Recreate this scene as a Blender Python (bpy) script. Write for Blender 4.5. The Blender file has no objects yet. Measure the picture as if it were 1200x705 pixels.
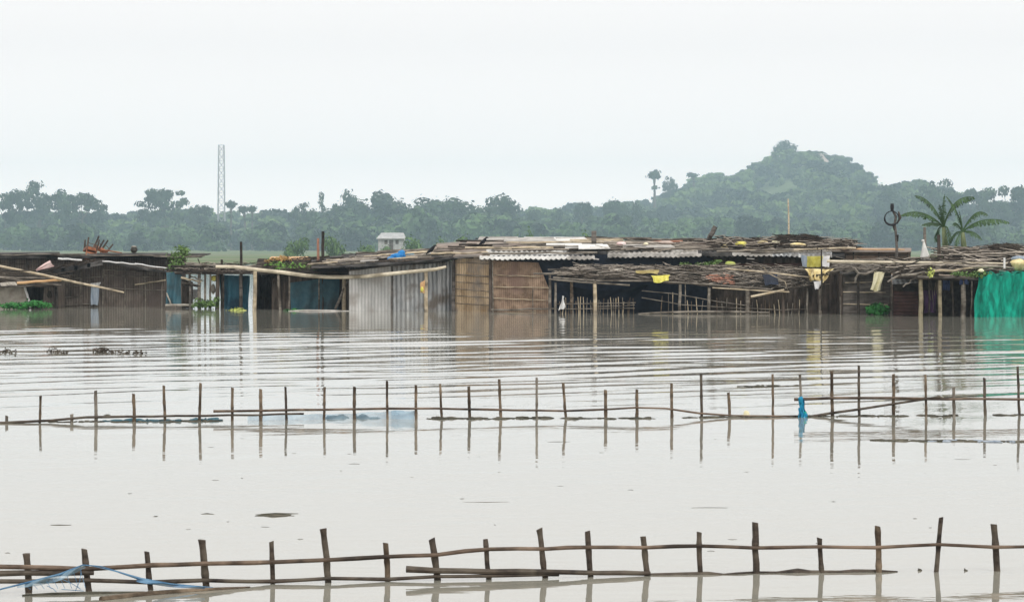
import bpy, math, random
import numpy as np
from mathutils import Vector

# ------------------------------------------------------------------ camera, sky, sun, exposure
S = bpy.context.scene
COL = S.collection
F, CAMH, HR, CX = 3200.0, 2.25, 292.0, 600.0      # focal length in px of a 1200 px frame, eye height, horizon row
camd = bpy.data.cameras.new("camera")
cam = bpy.data.objects.new("camera", camd); COL.objects.link(cam)
cam.location = (0, 0, CAMH); cam.rotation_euler = (math.radians(90), 0, 0)
camd.sensor_width = 36; camd.lens = 36 * F / 1200
camd.shift_y = -(352.5 - HR) / 1200
camd.clip_start = 0.5; camd.clip_end = 5000
S.camera = cam

SUN_EL, SUN_AZ = math.radians(52), math.radians(150)   # high soft sun behind cloud, behind and right of the camera
w = bpy.data.worlds.new("World"); S.world = w; w.use_nodes = True
nt = w.node_tree; nt.nodes.clear()
sky = nt.nodes.new("ShaderNodeTexSky"); sky.sky_type = 'NISHITA'; sky.sun_disc = False
sky.sun_elevation = SUN_EL; sky.sun_rotation = SUN_AZ
sky.air_density = 1.0; sky.dust_density = 4.0; sky.ozone_density = 1.0
hs = nt.nodes.new("ShaderNodeHueSaturation"); hs.inputs['Saturation'].default_value = 0.3
mx = nt.nodes.new("ShaderNodeMix"); mx.data_type = 'RGBA'; mx.inputs[0].default_value = 0.85
# the even cloud layer, a little brighter low down where the humid air is lit
wtc = nt.nodes.new("ShaderNodeTexCoord"); wsx = nt.nodes.new("ShaderNodeSeparateXYZ"); wcr = nt.nodes.new("ShaderNodeValToRGB")
nt.links.new(wtc.outputs['Generated'], wsx.inputs[0]); nt.links.new(wsx.outputs[2], wcr.inputs[0])
wcr.color_ramp.elements[0].position = 0.0; wcr.color_ramp.elements[0].color = (1.235, 1.12, 1.05, 1)
wcr.color_ramp.elements[1].position = 0.075; wcr.color_ramp.elements[1].color = (.745, .708, .692, 1)
for p_, c_ in ((.02, (1.155, 1.05, .99, 1)), (.045, (.902, .842, .81, 1))):
    e_ = wcr.color_ramp.elements.new(p_); e_.color = c_
wvm = nt.nodes.new("ShaderNodeVectorMath"); wvm.operation = 'SCALE'; wvm.inputs[3].default_value = 16.5
nt.links.new(wcr.outputs[0], wvm.inputs[0]); nt.links.new(wvm.outputs[0], mx.inputs[7])
bg = nt.nodes.new("ShaderNodeBackground"); bg.inputs[1].default_value = 0.10
wo = nt.nodes.new("ShaderNodeOutputWorld")
nt.links.new(sky.outputs[0], hs.inputs['Color']); nt.links.new(hs.outputs[0], mx.inputs[6])
nt.links.new(mx.outputs[2], bg.inputs[0]); nt.links.new(bg.outputs[0], wo.inputs[0])

sd = bpy.data.lights.new("sun", 'SUN'); sd.energy = 1.5; sd.angle = math.radians(18); sd.color = (1, .97, .92)
sun = bpy.data.objects.new("sun", sd); COL.objects.link(sun)
sdir = Vector((math.sin(SUN_AZ) * math.cos(SUN_EL), math.cos(SUN_AZ) * math.cos(SUN_EL), math.sin(SUN_EL)))
sun.rotation_euler = (-sdir).to_track_quat('-Z', 'Y').to_euler()
sun.location = (30, -20, 60)

S.view_settings.view_transform = 'Standard'; S.view_settings.look = 'None'
S.view_settings.exposure = 0.06; S.view_settings.gamma = 1; S.view_settings.use_curve_mapping = False
S.render.engine = 'CYCLES'
S.cycles.use_denoising = True
S.cycles.volume_bounces = 1; S.cycles.max_bounces = 7
S.cycles.transparent_max_bounces = 12
S.render.resolution_x = 1024; S.render.resolution_y = 601

FK = 3.0                                  # distance factor of everything beyond the far shore
HAZE_DENSITY = 0.00024
HAZE_COLOR = (.64, .85, 1.0)

# ------------------------------------------------------------------ helpers
rnd = random.Random(7)
def P(px, py, Y):                       # metric point seen at a place of the 1200x705 photograph, Y metres away
    return Vector(((px - CX) * Y / F, Y, CAMH - (py - HR) * Y / F))
def WY(row):                            # distance of the water surface at a row
    return F * CAMH / (row - HR)
ORIG = {}
def props(o, label=None, cat=None, group=None, kind=None):
    if label: o['label'] = label
    if cat: o['category'] = cat
    if group: o['group'] = group
    if kind: o['kind'] = kind
    return o
def thing(name, label, cat, loc, group=None):
    o = bpy.data.objects.new(name, None); COL.objects.link(o)
    o.empty_display_size = .2
    o.location = loc; ORIG[o] = Vector(loc)
    return props(o, label, cat, group)

class MB:
    def __init__(s): s.v = []; s.f = []
    def quad(s, a, b, c, d):
        n = len(s.v); s.v += [tuple(a), tuple(b), tuple(c), tuple(d)]; s.f.append((n, n+1, n+2, n+3)); return s
    def hexa(s, p):                     # 8 corners: bottom ring 0-3, top ring 4-7
        n = len(s.v); s.v += [tuple(q) for q in p]
        for f in ((0,3,2,1),(4,5,6,7),(0,1,5,4),(1,2,6,5),(2,3,7,6),(3,0,4,7)): s.f.append(tuple(n+i for i in f))
        return s
    def box(s, x0, x1, y0, y1, z0, z1):
        return s.hexa([(x0,y0,z0),(x1,y0,z0),(x1,y1,z0),(x0,y1,z0),(x0,y0,z1),(x1,y0,z1),(x1,y1,z1),(x0,y1,z1)])
    def slab(s, a, b, c, d, t):         # quad a b c d (counter-clockwise from above) thickened downward by t
        dn = Vector((0, 0, -t)); a, b, c, d = map(Vector, (a, b, c, d))
        return s.hexa([a+dn, b+dn, c+dn, d+dn, a, b, c, d])
    def tube(s, pts, rad, n=6):
        pts = [Vector(p) for p in pts]; m = len(pts)
        if not hasattr(rad, '__len__'): rad = [rad]*m
        base = len(s.v)
        for i, p in enumerate(pts):
            t = (pts[min(i+1, m-1)] - pts[max(i-1, 0)])
            if t.length < 1e-9: t = Vector((0,0,1))
            t.normalize()
            up = Vector((0,0,1)) if abs(t.z) < .8 else Vector((0,1,0))
            a = t.cross(up).normalized(); b = a.cross(t)
            for k in range(n):
                th = 2*math.pi*k/n
                s.v.append(tuple(p + (a*math.cos(th) + b*math.sin(th))*rad[i]))
        for i in range(m-1):
            for k in range(n):
                k2 = (k+1) % n
                s.f.append((base+i*n+k, base+i*n+k2, base+(i+1)*n+k2, base+(i+1)*n+k))
        s.f.append(tuple(base+k for k in range(n))[::-1]); s.f.append(tuple(base+(m-1)*n+k for k in range(n)))
        return s
    def grid(s, nu, nv, fn):
        b = len(s.v)
        for j in range(nv+1):
            for i in range(nu+1): s.v.append(tuple(fn(i/nu, j/nv)))
        for j in range(nv):
            for i in range(nu):
                a = b + j*(nu+1)+i; s.f.append((a, a+1, a+nu+2, a+nu+1))
        return s
    def blob(s, c, r, n=8, m=6, amp=.15, rr=None):
        rr = rr or rnd; c = Vector(c); b = len(s.v)
        ph = [rr.uniform(0, 6.28) for _ in range(6)]
        def q(u, v):
            th, fi = u*2*math.pi, (v-.5)*math.pi
            d = Vector((math.cos(th)*math.cos(fi), math.sin(th)*math.cos(fi), math.sin(fi)))
            k = 1+amp*(math.sin(3*d.x+ph[0])+math.sin(4*d.y+ph[1])+math.sin(5*d.z+ph[2]))/1.5
            return c+Vector((d.x*r[0], d.y*r[1], d.z*r[2]))*k
        for j in range(m+1):
            for i in range(n): s.v.append(tuple(q(i/n, j/m)))
        for j in range(m):
            for i in range(n):
                s.f.append((b+j*n+i, b+j*n+(i+1)%n, b+(j+1)*n+(i+1)%n, b+(j+1)*n+i))
        return s
    def build(s, name, m, parent=None, label=None, cat=None, group=None, kind=None, smooth=False, lab=None):
        me = bpy.data.meshes.new(name)
        V = np.array(s.v, dtype=np.float64)
        if parent is None: o0 = Vector(((V[:,0].min()+V[:,0].max())/2, (V[:,1].min()+V[:,1].max())/2, V[:,2].min()))
        else: o0 = ORIG[parent]
        V = V - np.array(o0)
        me.from_pydata(V.tolist(), [], s.f); me.validate(); me.update()
        if smooth: me.polygons.foreach_set('use_smooth', [True]*len(me.polygons))
        me.materials.append(m)
        o = bpy.data.objects.new(name, me); COL.objects.link(o); ORIG[o] = Vector(o0)
        if parent is None: o.location = o0
        else: o.parent = parent
        props(o, label or lab, cat, group, kind)
        return o
def np_mesh(name, V, Q, m, smooth=False):   # V (n,3), Q (k,4) quads
    me = bpy.data.meshes.new(name)
    me.vertices.add(len(V)); me.vertices.foreach_set('co', np.ascontiguousarray(V, dtype=np.float32).ravel())
    k = len(Q); me.loops.add(k*4); me.loops.foreach_set('vertex_index', np.ascontiguousarray(Q, dtype=np.int32).ravel())
    me.polygons.add(k); me.polygons.foreach_set('loop_start', np.arange(0, k*4, 4, dtype=np.int32))
    if smooth: me.polygons.foreach_set('use_smooth', np.ones(k, dtype=bool))
    me.update(calc_edges=True); me.materials.append(m)
    return me

# ------------------------------------------------------------------ materials
def lin(r, g, b): return tuple(((c/255)/12.92 if c/255 <= .04045 else ((c/255+.055)/1.055)**2.4) for c in (r, g, b))
DARK = ('bark','wood','boards','matting','brushwood','thatch','roofing','weathered','wet','stake','dark','rail','jute')
def pmat(name, c1, c2, sc=(4,4,4), rough=.8, bump=.0, stain=None, stain_sc=.8, alpha=1, detail=5, contrast=(.35,.65), bands=None, coat=0, subs=0):
    if any(k in name for k in DARK):
        c1 = tuple(c*.45 for c in c1); c2 = tuple(c*.72 for c in c2); stain = stain and tuple(c*.6 for c in stain)
    m = bpy.data.materials.new(name); m.use_nodes = True; n = m.node_tree.nodes; L = m.node_tree.links
    b = n['Principled BSDF']; b.inputs['Roughness'].default_value = rough; b.inputs['Specular IOR Level'].default_value = .16
    tc = n.new('ShaderNodeTexCoord'); mp = n.new('ShaderNodeMapping'); mp.inputs['Scale'].default_value = sc
    L.new(tc.outputs['Object'], mp.inputs[0])
    no = n.new('ShaderNodeTexNoise'); no.inputs['Scale'].default_value = 1; no.inputs['Detail'].default_value = detail
    no.inputs['Roughness'].default_value = .62
    L.new(mp.outputs[0], no.inputs[0])
    cr = n.new('ShaderNodeValToRGB'); cr.color_ramp.elements[0].position = contrast[0]; cr.color_ramp.elements[1].position = contrast[1]
    cr.color_ramp.elements[0].color = (*c1, 1); cr.color_ramp.elements[1].color = (*c2, 1)
    L.new(no.outputs[0], cr.inputs[0]); out = cr.outputs[0]; hgt = no.outputs[0]
    if bands:                               # (axis, cycles per metre, strength): reeds or strips across the wall; on zinc, painted groove shade
        ax, fq, st = bands
        wv = n.new('ShaderNodeTexWave'); wv.wave_type = 'BANDS'; wv.bands_direction = ax
        wv.inputs['Scale'].default_value = fq; wv.inputs['Distortion'].default_value = 1.4; wv.inputs['Detail'].default_value = 2
        L.new(tc.outputs['Object'], wv.inputs[0])
        mr = n.new('ShaderNodeMapRange'); mr.inputs[3].default_value = 1-st; mr.inputs[4].default_value = 1.0
        L.new(wv.outputs[1], mr.inputs[0])
        mm = n.new('ShaderNodeMix'); mm.data_type = 'RGBA'; mm.blend_type = 'MULTIPLY'; mm.inputs[0].default_value = 1
        L.new(out, mm.inputs[6]); L.new(mr.outputs[0], mm.inputs[7]); out = mm.outputs[2]; hgt = wv.outputs[1]
    if stain:
        n2 = n.new('ShaderNodeTexNoise'); n2.inputs['Scale'].default_value = stain_sc; n2.inputs['Detail'].default_value = 4
        L.new(tc.outputs['Object'], n2.inputs[0])
        c3 = n.new('ShaderNodeValToRGB'); c3.color_ramp.elements[0].position = .48; c3.color_ramp.elements[1].position = .66
        L.new(n2.outputs[0], c3.inputs[0])
        m3 = n.new('ShaderNodeMix'); m3.data_type = 'RGBA'; L.new(c3.outputs[0], m3.inputs[0]); L.new(out, m3.inputs[6])
        m3.inputs[7].default_value = (*stain, 1); out = m3.outputs[2]
    L.new(out, b.inputs['Base Color'])
    if alpha < 1: b.inputs['Alpha'].default_value = alpha
    if subs: b.inputs['Transmission Weight'].default_value = 0
    if bump:
        bp = n.new('ShaderNodeBump'); bp.inputs['Strength'].default_value = bump; bp.inputs['Distance'].default_value = .02
        L.new(hgt, bp.inputs['Height']); L.new(bp.outputs[0], b.inputs['Normal'])
    return m
M = {}
M['bamboo'] = pmat('pale bamboo', (.42,.34,.22), (.62,.54,.40), (3,3,8), .6, .2, stain=(.2,.17,.13), stain_sc=2.5)
M['bamboo_olive'] = pmat('olive bamboo', (.24,.21,.13), (.40,.35,.24), (3,3,8), .6, .2, stain=(.12,.10,.07), stain_sc=2.5)
M['bamboo_light'] = pmat('sun bleached bamboo', (.52,.46,.34), (.74,.68,.54), (3,3,8), .6, .2, stain=(.30,.26,.19), stain_sc=1.5)
M['bamboo_grey'] = pmat('weathered grey bamboo', (.24,.21,.17), (.42,.38,.32), (3,3,8), .7, .2, stain=(.12,.10,.08), stain_sc=2)
M['bamboo_brown'] = pmat('brown weathered stake', (.13,.095,.065), (.34,.26,.18), (6,6,10), .7, .3, stain=(.07,.05,.035), stain_sc=3)
M['bamboo_wet'] = pmat('dark wet bamboo', (.045,.036,.03), (.14,.11,.085), (6,6,14), .55, .35, stain=(.2,.17,.13), stain_sc=5)
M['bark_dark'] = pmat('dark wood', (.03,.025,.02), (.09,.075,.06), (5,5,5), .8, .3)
M['rail'] = pmat('brown bamboo rail', (.13,.09,.065), (.32,.235,.17), (3,12,12), .6, .3, stain=(.06,.045,.035), stain_sc=3)
M['wood_grey'] = pmat('grey boards', (.13,.115,.10), (.27,.245,.22), (1.2,4,9), .85, .3, stain=(.08,.07,.06), stain_sc=1.5)
M['wood_brown'] = pmat('brown boards', (.09,.07,.055), (.20,.16,.13), (8,4,1.3), .85, .3, stain=(.05,.04,.035), stain_sc=1.2)
M['mat_grey'] = pmat('grey brown reeds', (.085,.07,.058), (.21,.178,.15), (3,3,1.5), .9, .3, stain=(.10,.08,.07), stain_sc=.9, bands=('X',3.2,.45))
M['mat_tan'] = pmat('tan woven bamboo', (.36,.25,.14), (.74,.57,.37), (2.2,2.2,1.3), .85, .4, stain=(.22,.19,.16), stain_sc=1.3, bands=('X',5.0,.55))
M['mat_brown'] = pmat('brown sacking', (.16,.11,.075), (.43,.31,.22), (2.5,2.5,2.5), .95, .3, stain=(.20,.135,.105), stain_sc=1.3, bands=('X',4.2,.25))
M['mat_pale'] = pmat('pale mud daubed mat', (.30,.28,.24), (.50,.47,.41), (2,2,2), .95, .3, stain=(.2,.16,.13), stain_sc=1.6)
M['tin'] = pmat('zinc sheet', (.44,.45,.44), (.68,.68,.66), (1.5,1.5,.8), .5, .1, stain=(.34,.31,.28), stain_sc=1.1, bands=('X',2.6,.30))  # faint bands: shade of the corrugation put into the colour
M['tin_dark'] = pmat('stained groove-shaded zinc sheet', (.34,.36,.37), (.66,.68,.68), (6,1.5,.6), .5, .1, stain=(.17,.15,.13), stain_sc=1.4, bands=('X',1.9,.55))  # stains, plus bands that paint the shade of the grooves
M['asbestos'] = pmat('pale cement sheet', (.30,.29,.27), (.54,.52,.48), (3,3,3), .85, .15, stain=(.20,.19,.17), stain_sc=1.0)
M['rust_sheet'] = pmat('rusty sheet', (.14,.11,.09), (.38,.32,.27), (2,3,3), .85, .2, stain=(.22,.2,.18), stain_sc=.9)
M['asb_white'] = pmat('white cement sheet', (.60,.60,.57), (.78,.78,.75), (3,3,3), .8, .1)
M['roof_dark'] = pmat('dark roofing felt', (.02,.019,.018), (.075,.07,.066), (2,6,6), .8, .3, stain=(.2,.19,.18), stain_sc=1.2)
M['tarp_navy'] = pmat('navy tarpaulin', (.004,.007,.015), (.012,.020,.040), (1.2,2,2), .45, .4)
M['tarp_blue'] = pmat('blue tarpaulin', (.018,.085,.13), (.04,.15,.21), (2,2,1.2), .5, .3, stain=(.015,.05,.08), stain_sc=1.4)
M['tarp_teal'] = pmat('faded teal tarpaulin', (.03,.10,.135), (.085,.17,.20), (2,2,1.2), .6, .3, stain=(.05,.08,.09), stain_sc=1.4)
M['blue_bright'] = pmat('bright blue plastic', (.015,.15,.42), (.03,.26,.60), (6,6,6), .4, .3)
M['blue_cloth'] = pmat('turquoise cloth', (.01,.16,.33), (.04,.38,.56), (22,22,22), .7, .4)
M['blue_net'] = pmat('pale blue net', (.16,.32,.45), (.40,.56,.66), (6,6,6), .8, .2, alpha=.5)
M['blue_net_d'] = pmat('blue fishing net', (.05,.14,.26), (.16,.30,.44), (8,8,8), .8, .2, alpha=.82)
M['green_net'] = pmat('green shade net', (.0,.13,.09), (.005,.38,.26), (5,5,1), .8, .3, alpha=.93, contrast=(.38,.62), stain=(.015,.20,.15), stain_sc=1.2)
M['thatch'] = pmat('brushwood thatch', (.035,.028,.021), (.165,.138,.108), (1.8,1.8,1.8), .95, 0)
M['thatch_dark'] = pmat('dark brushwood', (.022,.017,.013), (.10,.078,.06), (2,2,2), .95, 0)
M['twig_pale'] = pmat('pale twigs', (.20,.175,.145), (.47,.42,.355), (3,3,3), .9, 0)
M['yellow'] = pmat('yellow cloth', (.55,.50,.08), (.80,.76,.22), (5,5,5), .85, .3)
M['yellow_sack'] = pmat('pale yellow sack', (.62,.50,.22), (.84,.74,.44), (7,7,7), .85, .3, stain=(.34,.26,.13), stain_sc=3.2)
M['ochre'] = pmat('ochre rag', (.20,.15,.06), (.40,.34,.14), (6,6,6), .9, .3)
M['cream'] = pmat('cream cloth', (.72,.68,.42), (.86,.83,.62), (5,5,5), .85, .3)
M['white'] = pmat('white plastic', (.62,.63,.63), (.83,.83,.82), (5,5,5), .7, .3)
M['pink'] = pmat('pale pink cloth', (.74,.50,.48), (.85,.72,.68), (4,4,4), .85, .3)
M['maroon'] = pmat('maroon tarpaulin', (.05,.026,.024), (.11,.06,.05), (2,2,2), .8, .3)
M['redstick'] = pmat('reddish twigs', (.32,.14,.09), (.52,.28,.20), (5,5,5), .9, 0)
M['orange_wood'] = pmat('varnished orange wood', (.30,.10,.045), (.52,.20,.09), (6,6,6), .5, .1)
M['orange_pole'] = pmat('orange brown bamboo', (.50,.30,.14), (.66,.44,.25), (2,5,5), .6, .1)
M['brick'] = pmat('reddish mud wall', (.26,.19,.15), (.42,.32,.25), (2,2,2), .95, .3, stain=(.16,.13,.11), stain_sc=1.5)
M['stone'] = pmat('grey pink stone', (.36,.29,.25), (.55,.46,.40), (6,6,6), .9, .4)
M['navy_cloth'] = pmat('navy cloth', (.02,.03,.07), (.05,.07,.15), (6,6,6), .9, .3)
M['purple'] = pmat('dark purple cloth', (.035,.015,.045), (.08,.04,.10), (3,3,2), .9, .3)
M['ltblue'] = pmat('pale blue grey cloth', (.20,.25,.31), (.36,.41,.46), (9,3,1.5), .9, .3)
M['crow'] = pmat('black feathers', (.008,.008,.010), (.02,.02,.024), (9,9,9), .5, 0)
M['rubber'] = pmat('black rubber', (.012,.012,.014), (.035,.035,.04), (9,9,9), .6, .1)
M['steel'] = pmat('galvanised steel far', (.33,.34,.35), (.42,.43,.44), (1,1,1), .5, 0)
M['whitewall'] = pmat('whitewashed wall', (.30,.31,.31), (.52,.53,.52), (1.4,1.4,1.4), .9, 0, stain=(.38,.40,.40), stain_sc=.6)
M['pot'] = pmat('dark metal pot', (.05,.045,.035), (.11,.10,.08), (8,8,8), .4, 0)
def leafmat(name, a, b, sc, spec=.25):
    m = pmat(name, a, b, (sc,)*3, .6, 0, contrast=(.42,.60) if 'far' in name or 'hill' in name else (.3,.7), detail=3)
    m.node_tree.nodes['Principled BSDF'].inputs['Specular IOR Level'].default_value = spec
    return m
M['leaf_far'] = leafmat('far foliage', (.006,.020,.008), (.080,.150,.042), .035)
M['leaf_hill'] = leafmat('hill foliage', (.006,.020,.008), (.125,.205,.048), .024)
M['leaf_bush'] = leafmat('bush foliage', (.05,.11,.03), (.14,.24,.07), .25)
M['leaf_bright'] = leafmat('bright herb leaves', (.06,.16,.02), (.16,.34,.05), 3)
M['leaf_plant'] = leafmat('shrub leaves', (.06,.12,.03), (.15,.25,.07), 3)
M['leaf_deep'] = leafmat('fresh green leaves', (.015,.10,.02), (.04,.22,.04), 3)
M['leaf_yellow'] = leafmat('yellow green leaves', (.30,.38,.07), (.55,.58,.18), 4)
M['leaf_orange'] = leafmat('dry orange grass', (.30,.17,.05), (.42,.27,.10), 4)
M['banana'] = leafmat('banana leaf', (.018,.048,.020), (.065,.135,.04), 2.5, .4)
M['banana_stem'] = pmat('banana stem', (.10,.13,.06), (.22,.26,.13), (6,6,2), .6, .2)
M['trunk_far'] = pmat('far trunk', (.09,.075,.06), (.16,.14,.12), (1,1,1), .9, 0)
M['debris'] = pmat('floating debris', (.04,.04,.03), (.14,.13,.10), (4,4,4), .8, .2)
# ground: mud under the flood, pasture beyond it
M['ground'] = pmat('field and hill ground', (.06,.10,.035), (.15,.20,.075), (.03,.03,.03), .95, 0, stain=(.20,.19,.12), stain_sc=.012)

# water
wm = bpy.data.materials.new('muddy flood water'); wm.use_nodes = True
n = wm.node_tree.nodes; L = wm.node_tree.links; b = n['Principled BSDF']
b.inputs['Base Color'].default_value = (.315, .31, .26, 1); b.inputs['Roughness'].default_value = .015; b.inputs['IOR'].default_value = 1.58
tc = n.new('ShaderNodeTexCoord'); mp = n.new('ShaderNodeMapping'); mp.inputs['Scale'].default_value = (.55, 1.5, 1); mp.inputs['Rotation'].default_value = (0,0,math.radians(-24))
no = n.new('ShaderNodeTexNoise'); no.inputs['Scale'].default_value = 1.6; no.inputs['Detail'].default_value = 4; no.inputs['Roughness'].default_value = .5
bp = n.new('ShaderNodeBump'); bp.inputs['Strength'].default_value = 1; bp.inputs['Distance'].default_value = .0035
L.new(tc.outputs['Object'], mp.inputs[0]); L.new(mp.outputs[0], no.inputs[0]); L.new(no.outputs[0], bp.inputs['Height']); L.new(bp.outputs[0], b.inputs['Normal'])
M['water'] = wm

# ------------------------------------------------------------------ the setting: terrain, water, haze
RX = np.array([-600,0,100,300,500,600,640,700,760,800,850,880,900,915,932,945,975,985,1010,1030,1045,1100,1200,1300,1700], float)
RR = np.array([264,260,260,259,254,256,252,244,231,216,204,193,184,176,178,187,187,196,208,224,241,247,249,254,264], float)
def sstep(t): t = np.clip(t, 0, 1); return t*t*(3-2*t)
def terr(x, y):
    x = np.asarray(x, float); y = np.asarray(y, float)
    yr = y; x = x/FK; y = y/FK
    px = 600 + x/ .3125
    ridge = np.maximum((HR - np.interp(px, RX, RR))*.3125 + 2.25 - 6.8, 2)
    z = -1.3 + 1.5*sstep((yr-405)/30) + 1.3*sstep((y-400)/200)
    g = sstep((y-640)/360) * (1-.8*sstep((y-1020)/380))
    z = z + g*(ridge-1.6)*FK
    z = z + FK*g*1.3*np.sin(x*.045+y*.02)*np.cos(y*.037-x*.013)
    return z
xs = np.concatenate([np.linspace(-2000,-780,24)[:-1], np.linspace(-780,900,130)[:-1], np.linspace(900,2000,20)])
ys = np.concatenate([[-40, 100, 300], np.linspace(395,460,14), np.linspace(470,3400,130)[1:], np.linspace(3450,4400,14)])
XX, YY = np.meshgrid(xs, ys)
V = np.stack([XX.ravel(), YY.ravel(), terr(XX, YY).ravel()], 1)
def quads(nx, ny):
    i = np.arange(nx-1)[None,:] + nx*np.arange(ny-1)[:,None]
    return np.stack([i, i+1, i+nx+1, i+nx], -1).reshape(-1,4)
o = bpy.data.objects.new('ground', np_mesh('ground', V, quads(len(xs), len(ys)), M['ground'], True)); COL.objects.link(o); props(o, kind='structure')

# water sheet with real swells; the rippled band is where a boat's wake crosses
ysw = np.concatenate([np.linspace(-40,12,14)[:-1], np.linspace(12,30,260)[:-1], np.linspace(30,112,620)[:-1], np.linspace(112,440,60)])
xsw = np.concatenate([np.linspace(-2000,-40,16)[:-1], np.linspace(-40,-24,30)[:-1], np.linspace(-24,24,200)[:-1], np.linspace(24,40,30)[:-1], np.linspace(40,2000,16)])
XX, YY = np.meshgrid(xsw, ysw)
rs = np.random.RandomState(3)
Z = np.zeros_like(XX)
def env(y):
    return 0.10 + .10*sstep((y-24)/8) + 1.0*sstep((y-33)/16)*(1-sstep((y-68)/16)) + .10*sstep((y-60)/10)
inner = sstep((38-np.abs(XX))/8)*sstep((108-YY)/10)*sstep((YY-12)/4)
warp = .8*np.sin(XX*.11+YY*.05+1)+.6*np.sin(XX*.21-YY*.07)+.35*np.sin(XX*.5+YY*.3)
for k in range(46):
    lam = .65+2.3*rs.rand()**1.5; ang = math.radians(rs.normal(32, 8)); sl = rs.uniform(.003,.0085)
    kk = 2*math.pi/lam
    mod = np.maximum(0,.15+.95*np.sin(XX*rs.uniform(-.4,.4)+YY*rs.uniform(.05,.35)+rs.uniform(0,6)))
    Z += mod*sl/kk*np.sin(kk*(-math.sin(ang)*XX+math.cos(ang)*YY+warp*.5)+rs.uniform(0,6.28))
for k in range(18):                        # short-crested chop that breaks the long swells
    lam = rs.uniform(.5, 1.4); ang = math.radians(rs.normal(20, 28)); sl = rs.uniform(.0018,.004); kk = 2*math.pi/lam
    mod = np.maximum(0, np.sin(XX*rs.uniform(-.5,.5)+YY*rs.uniform(-.3,.3)+rs.uniform(0,6)))
    Z += mod*sl/kk*np.sin(kk*(-math.sin(ang)*XX+math.cos(ang)*YY)+rs.uniform(0,6.28))
Z *= .92*env(YY)*inner
for k in range(22):                        # faint cat's-paws on the calm near water
    lam = rs.uniform(.25, 1.1); ang = math.radians(rs.normal(12, 16)); sl = rs.uniform(.0006,.0016); kk = 2*math.pi/lam
    mod = np.maximum(0, -.2+1.2*np.sin(XX*rs.uniform(-.6,.6)+YY*rs.uniform(.3,1.2)+rs.uniform(0,6)))
    Z += inner*sstep((34-YY)/8)*mod*sl/kk*np.sin(kk*(-math.sin(ang)*XX+math.cos(ang)*YY)+rs.uniform(0,6.28))
V = np.stack([XX.ravel(), YY.ravel(), Z.ravel()], 1)
o = bpy.data.objects.new('water', np_mesh('water', V, quads(len(xsw), len(ysw)), M['water'], True)); COL.objects.link(o); props(o, kind='structure')

hz = MB().box(-2050, 2050, -60, 4500, -4, 146)
hm = bpy.data.materials.new('haze'); hm.use_nodes = True; hn = hm.node_tree; hn.nodes.clear()
pv = hn.nodes.new('ShaderNodeVolumePrincipled'); pv.inputs['Color'].default_value = (*HAZE_COLOR, 1); pv.inputs['Density'].default_value = HAZE_DENSITY
pv.inputs['Anisotropy'].default_value = .2
ho = hn.nodes.new('ShaderNodeOutputMaterial'); hn.links.new(pv.outputs[0], ho.inputs['Volume'])
hz.build('haze', hm, kind='stuff')

# ------------------------------------------------------------------ far trees
def leaves(rs, centers, radii, nper, size, flat=.75, shell=.55, fringe=.55):
    """leaf-clump quads scattered through ellipsoid lobes"""
    out = []
    for c, r, k in zip(centers, radii, nper):
        d = rs.normal(size=(k,3)); d /= np.linalg.norm(d, axis=1)[:,None]
        rad = (shell + (1-shell)*rs.rand(k)**.6 + (rs.rand(k) < .28)*rs.rand(k)*fringe)[:,None]
        p = np.array(c) + d*rad*np.array(r)
        nrm = d*1.3 + rs.normal(size=(k,3))*.45 + np.array([0,0,.4]); nrm /= np.linalg.norm(nrm, axis=1)[:,None]
        a = np.cross(nrm, rs.normal(size=(k,3))); a /= np.linalg.norm(a, axis=1)[:,None]; bb = np.cross(nrm, a)
        s = size*rs.uniform(.55,1.3,size=(k,1))
        a = a*s; bb = bb*s*flat
        out.append(np.stack([p-a-bb*.6, p+a*.7-bb, p+a+bb*.7, p-a*.6+bb], 1))
    q = np.concatenate(out).reshape(-1,3)
    return q, np.arange(len(q)).reshape(-1,4)
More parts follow.
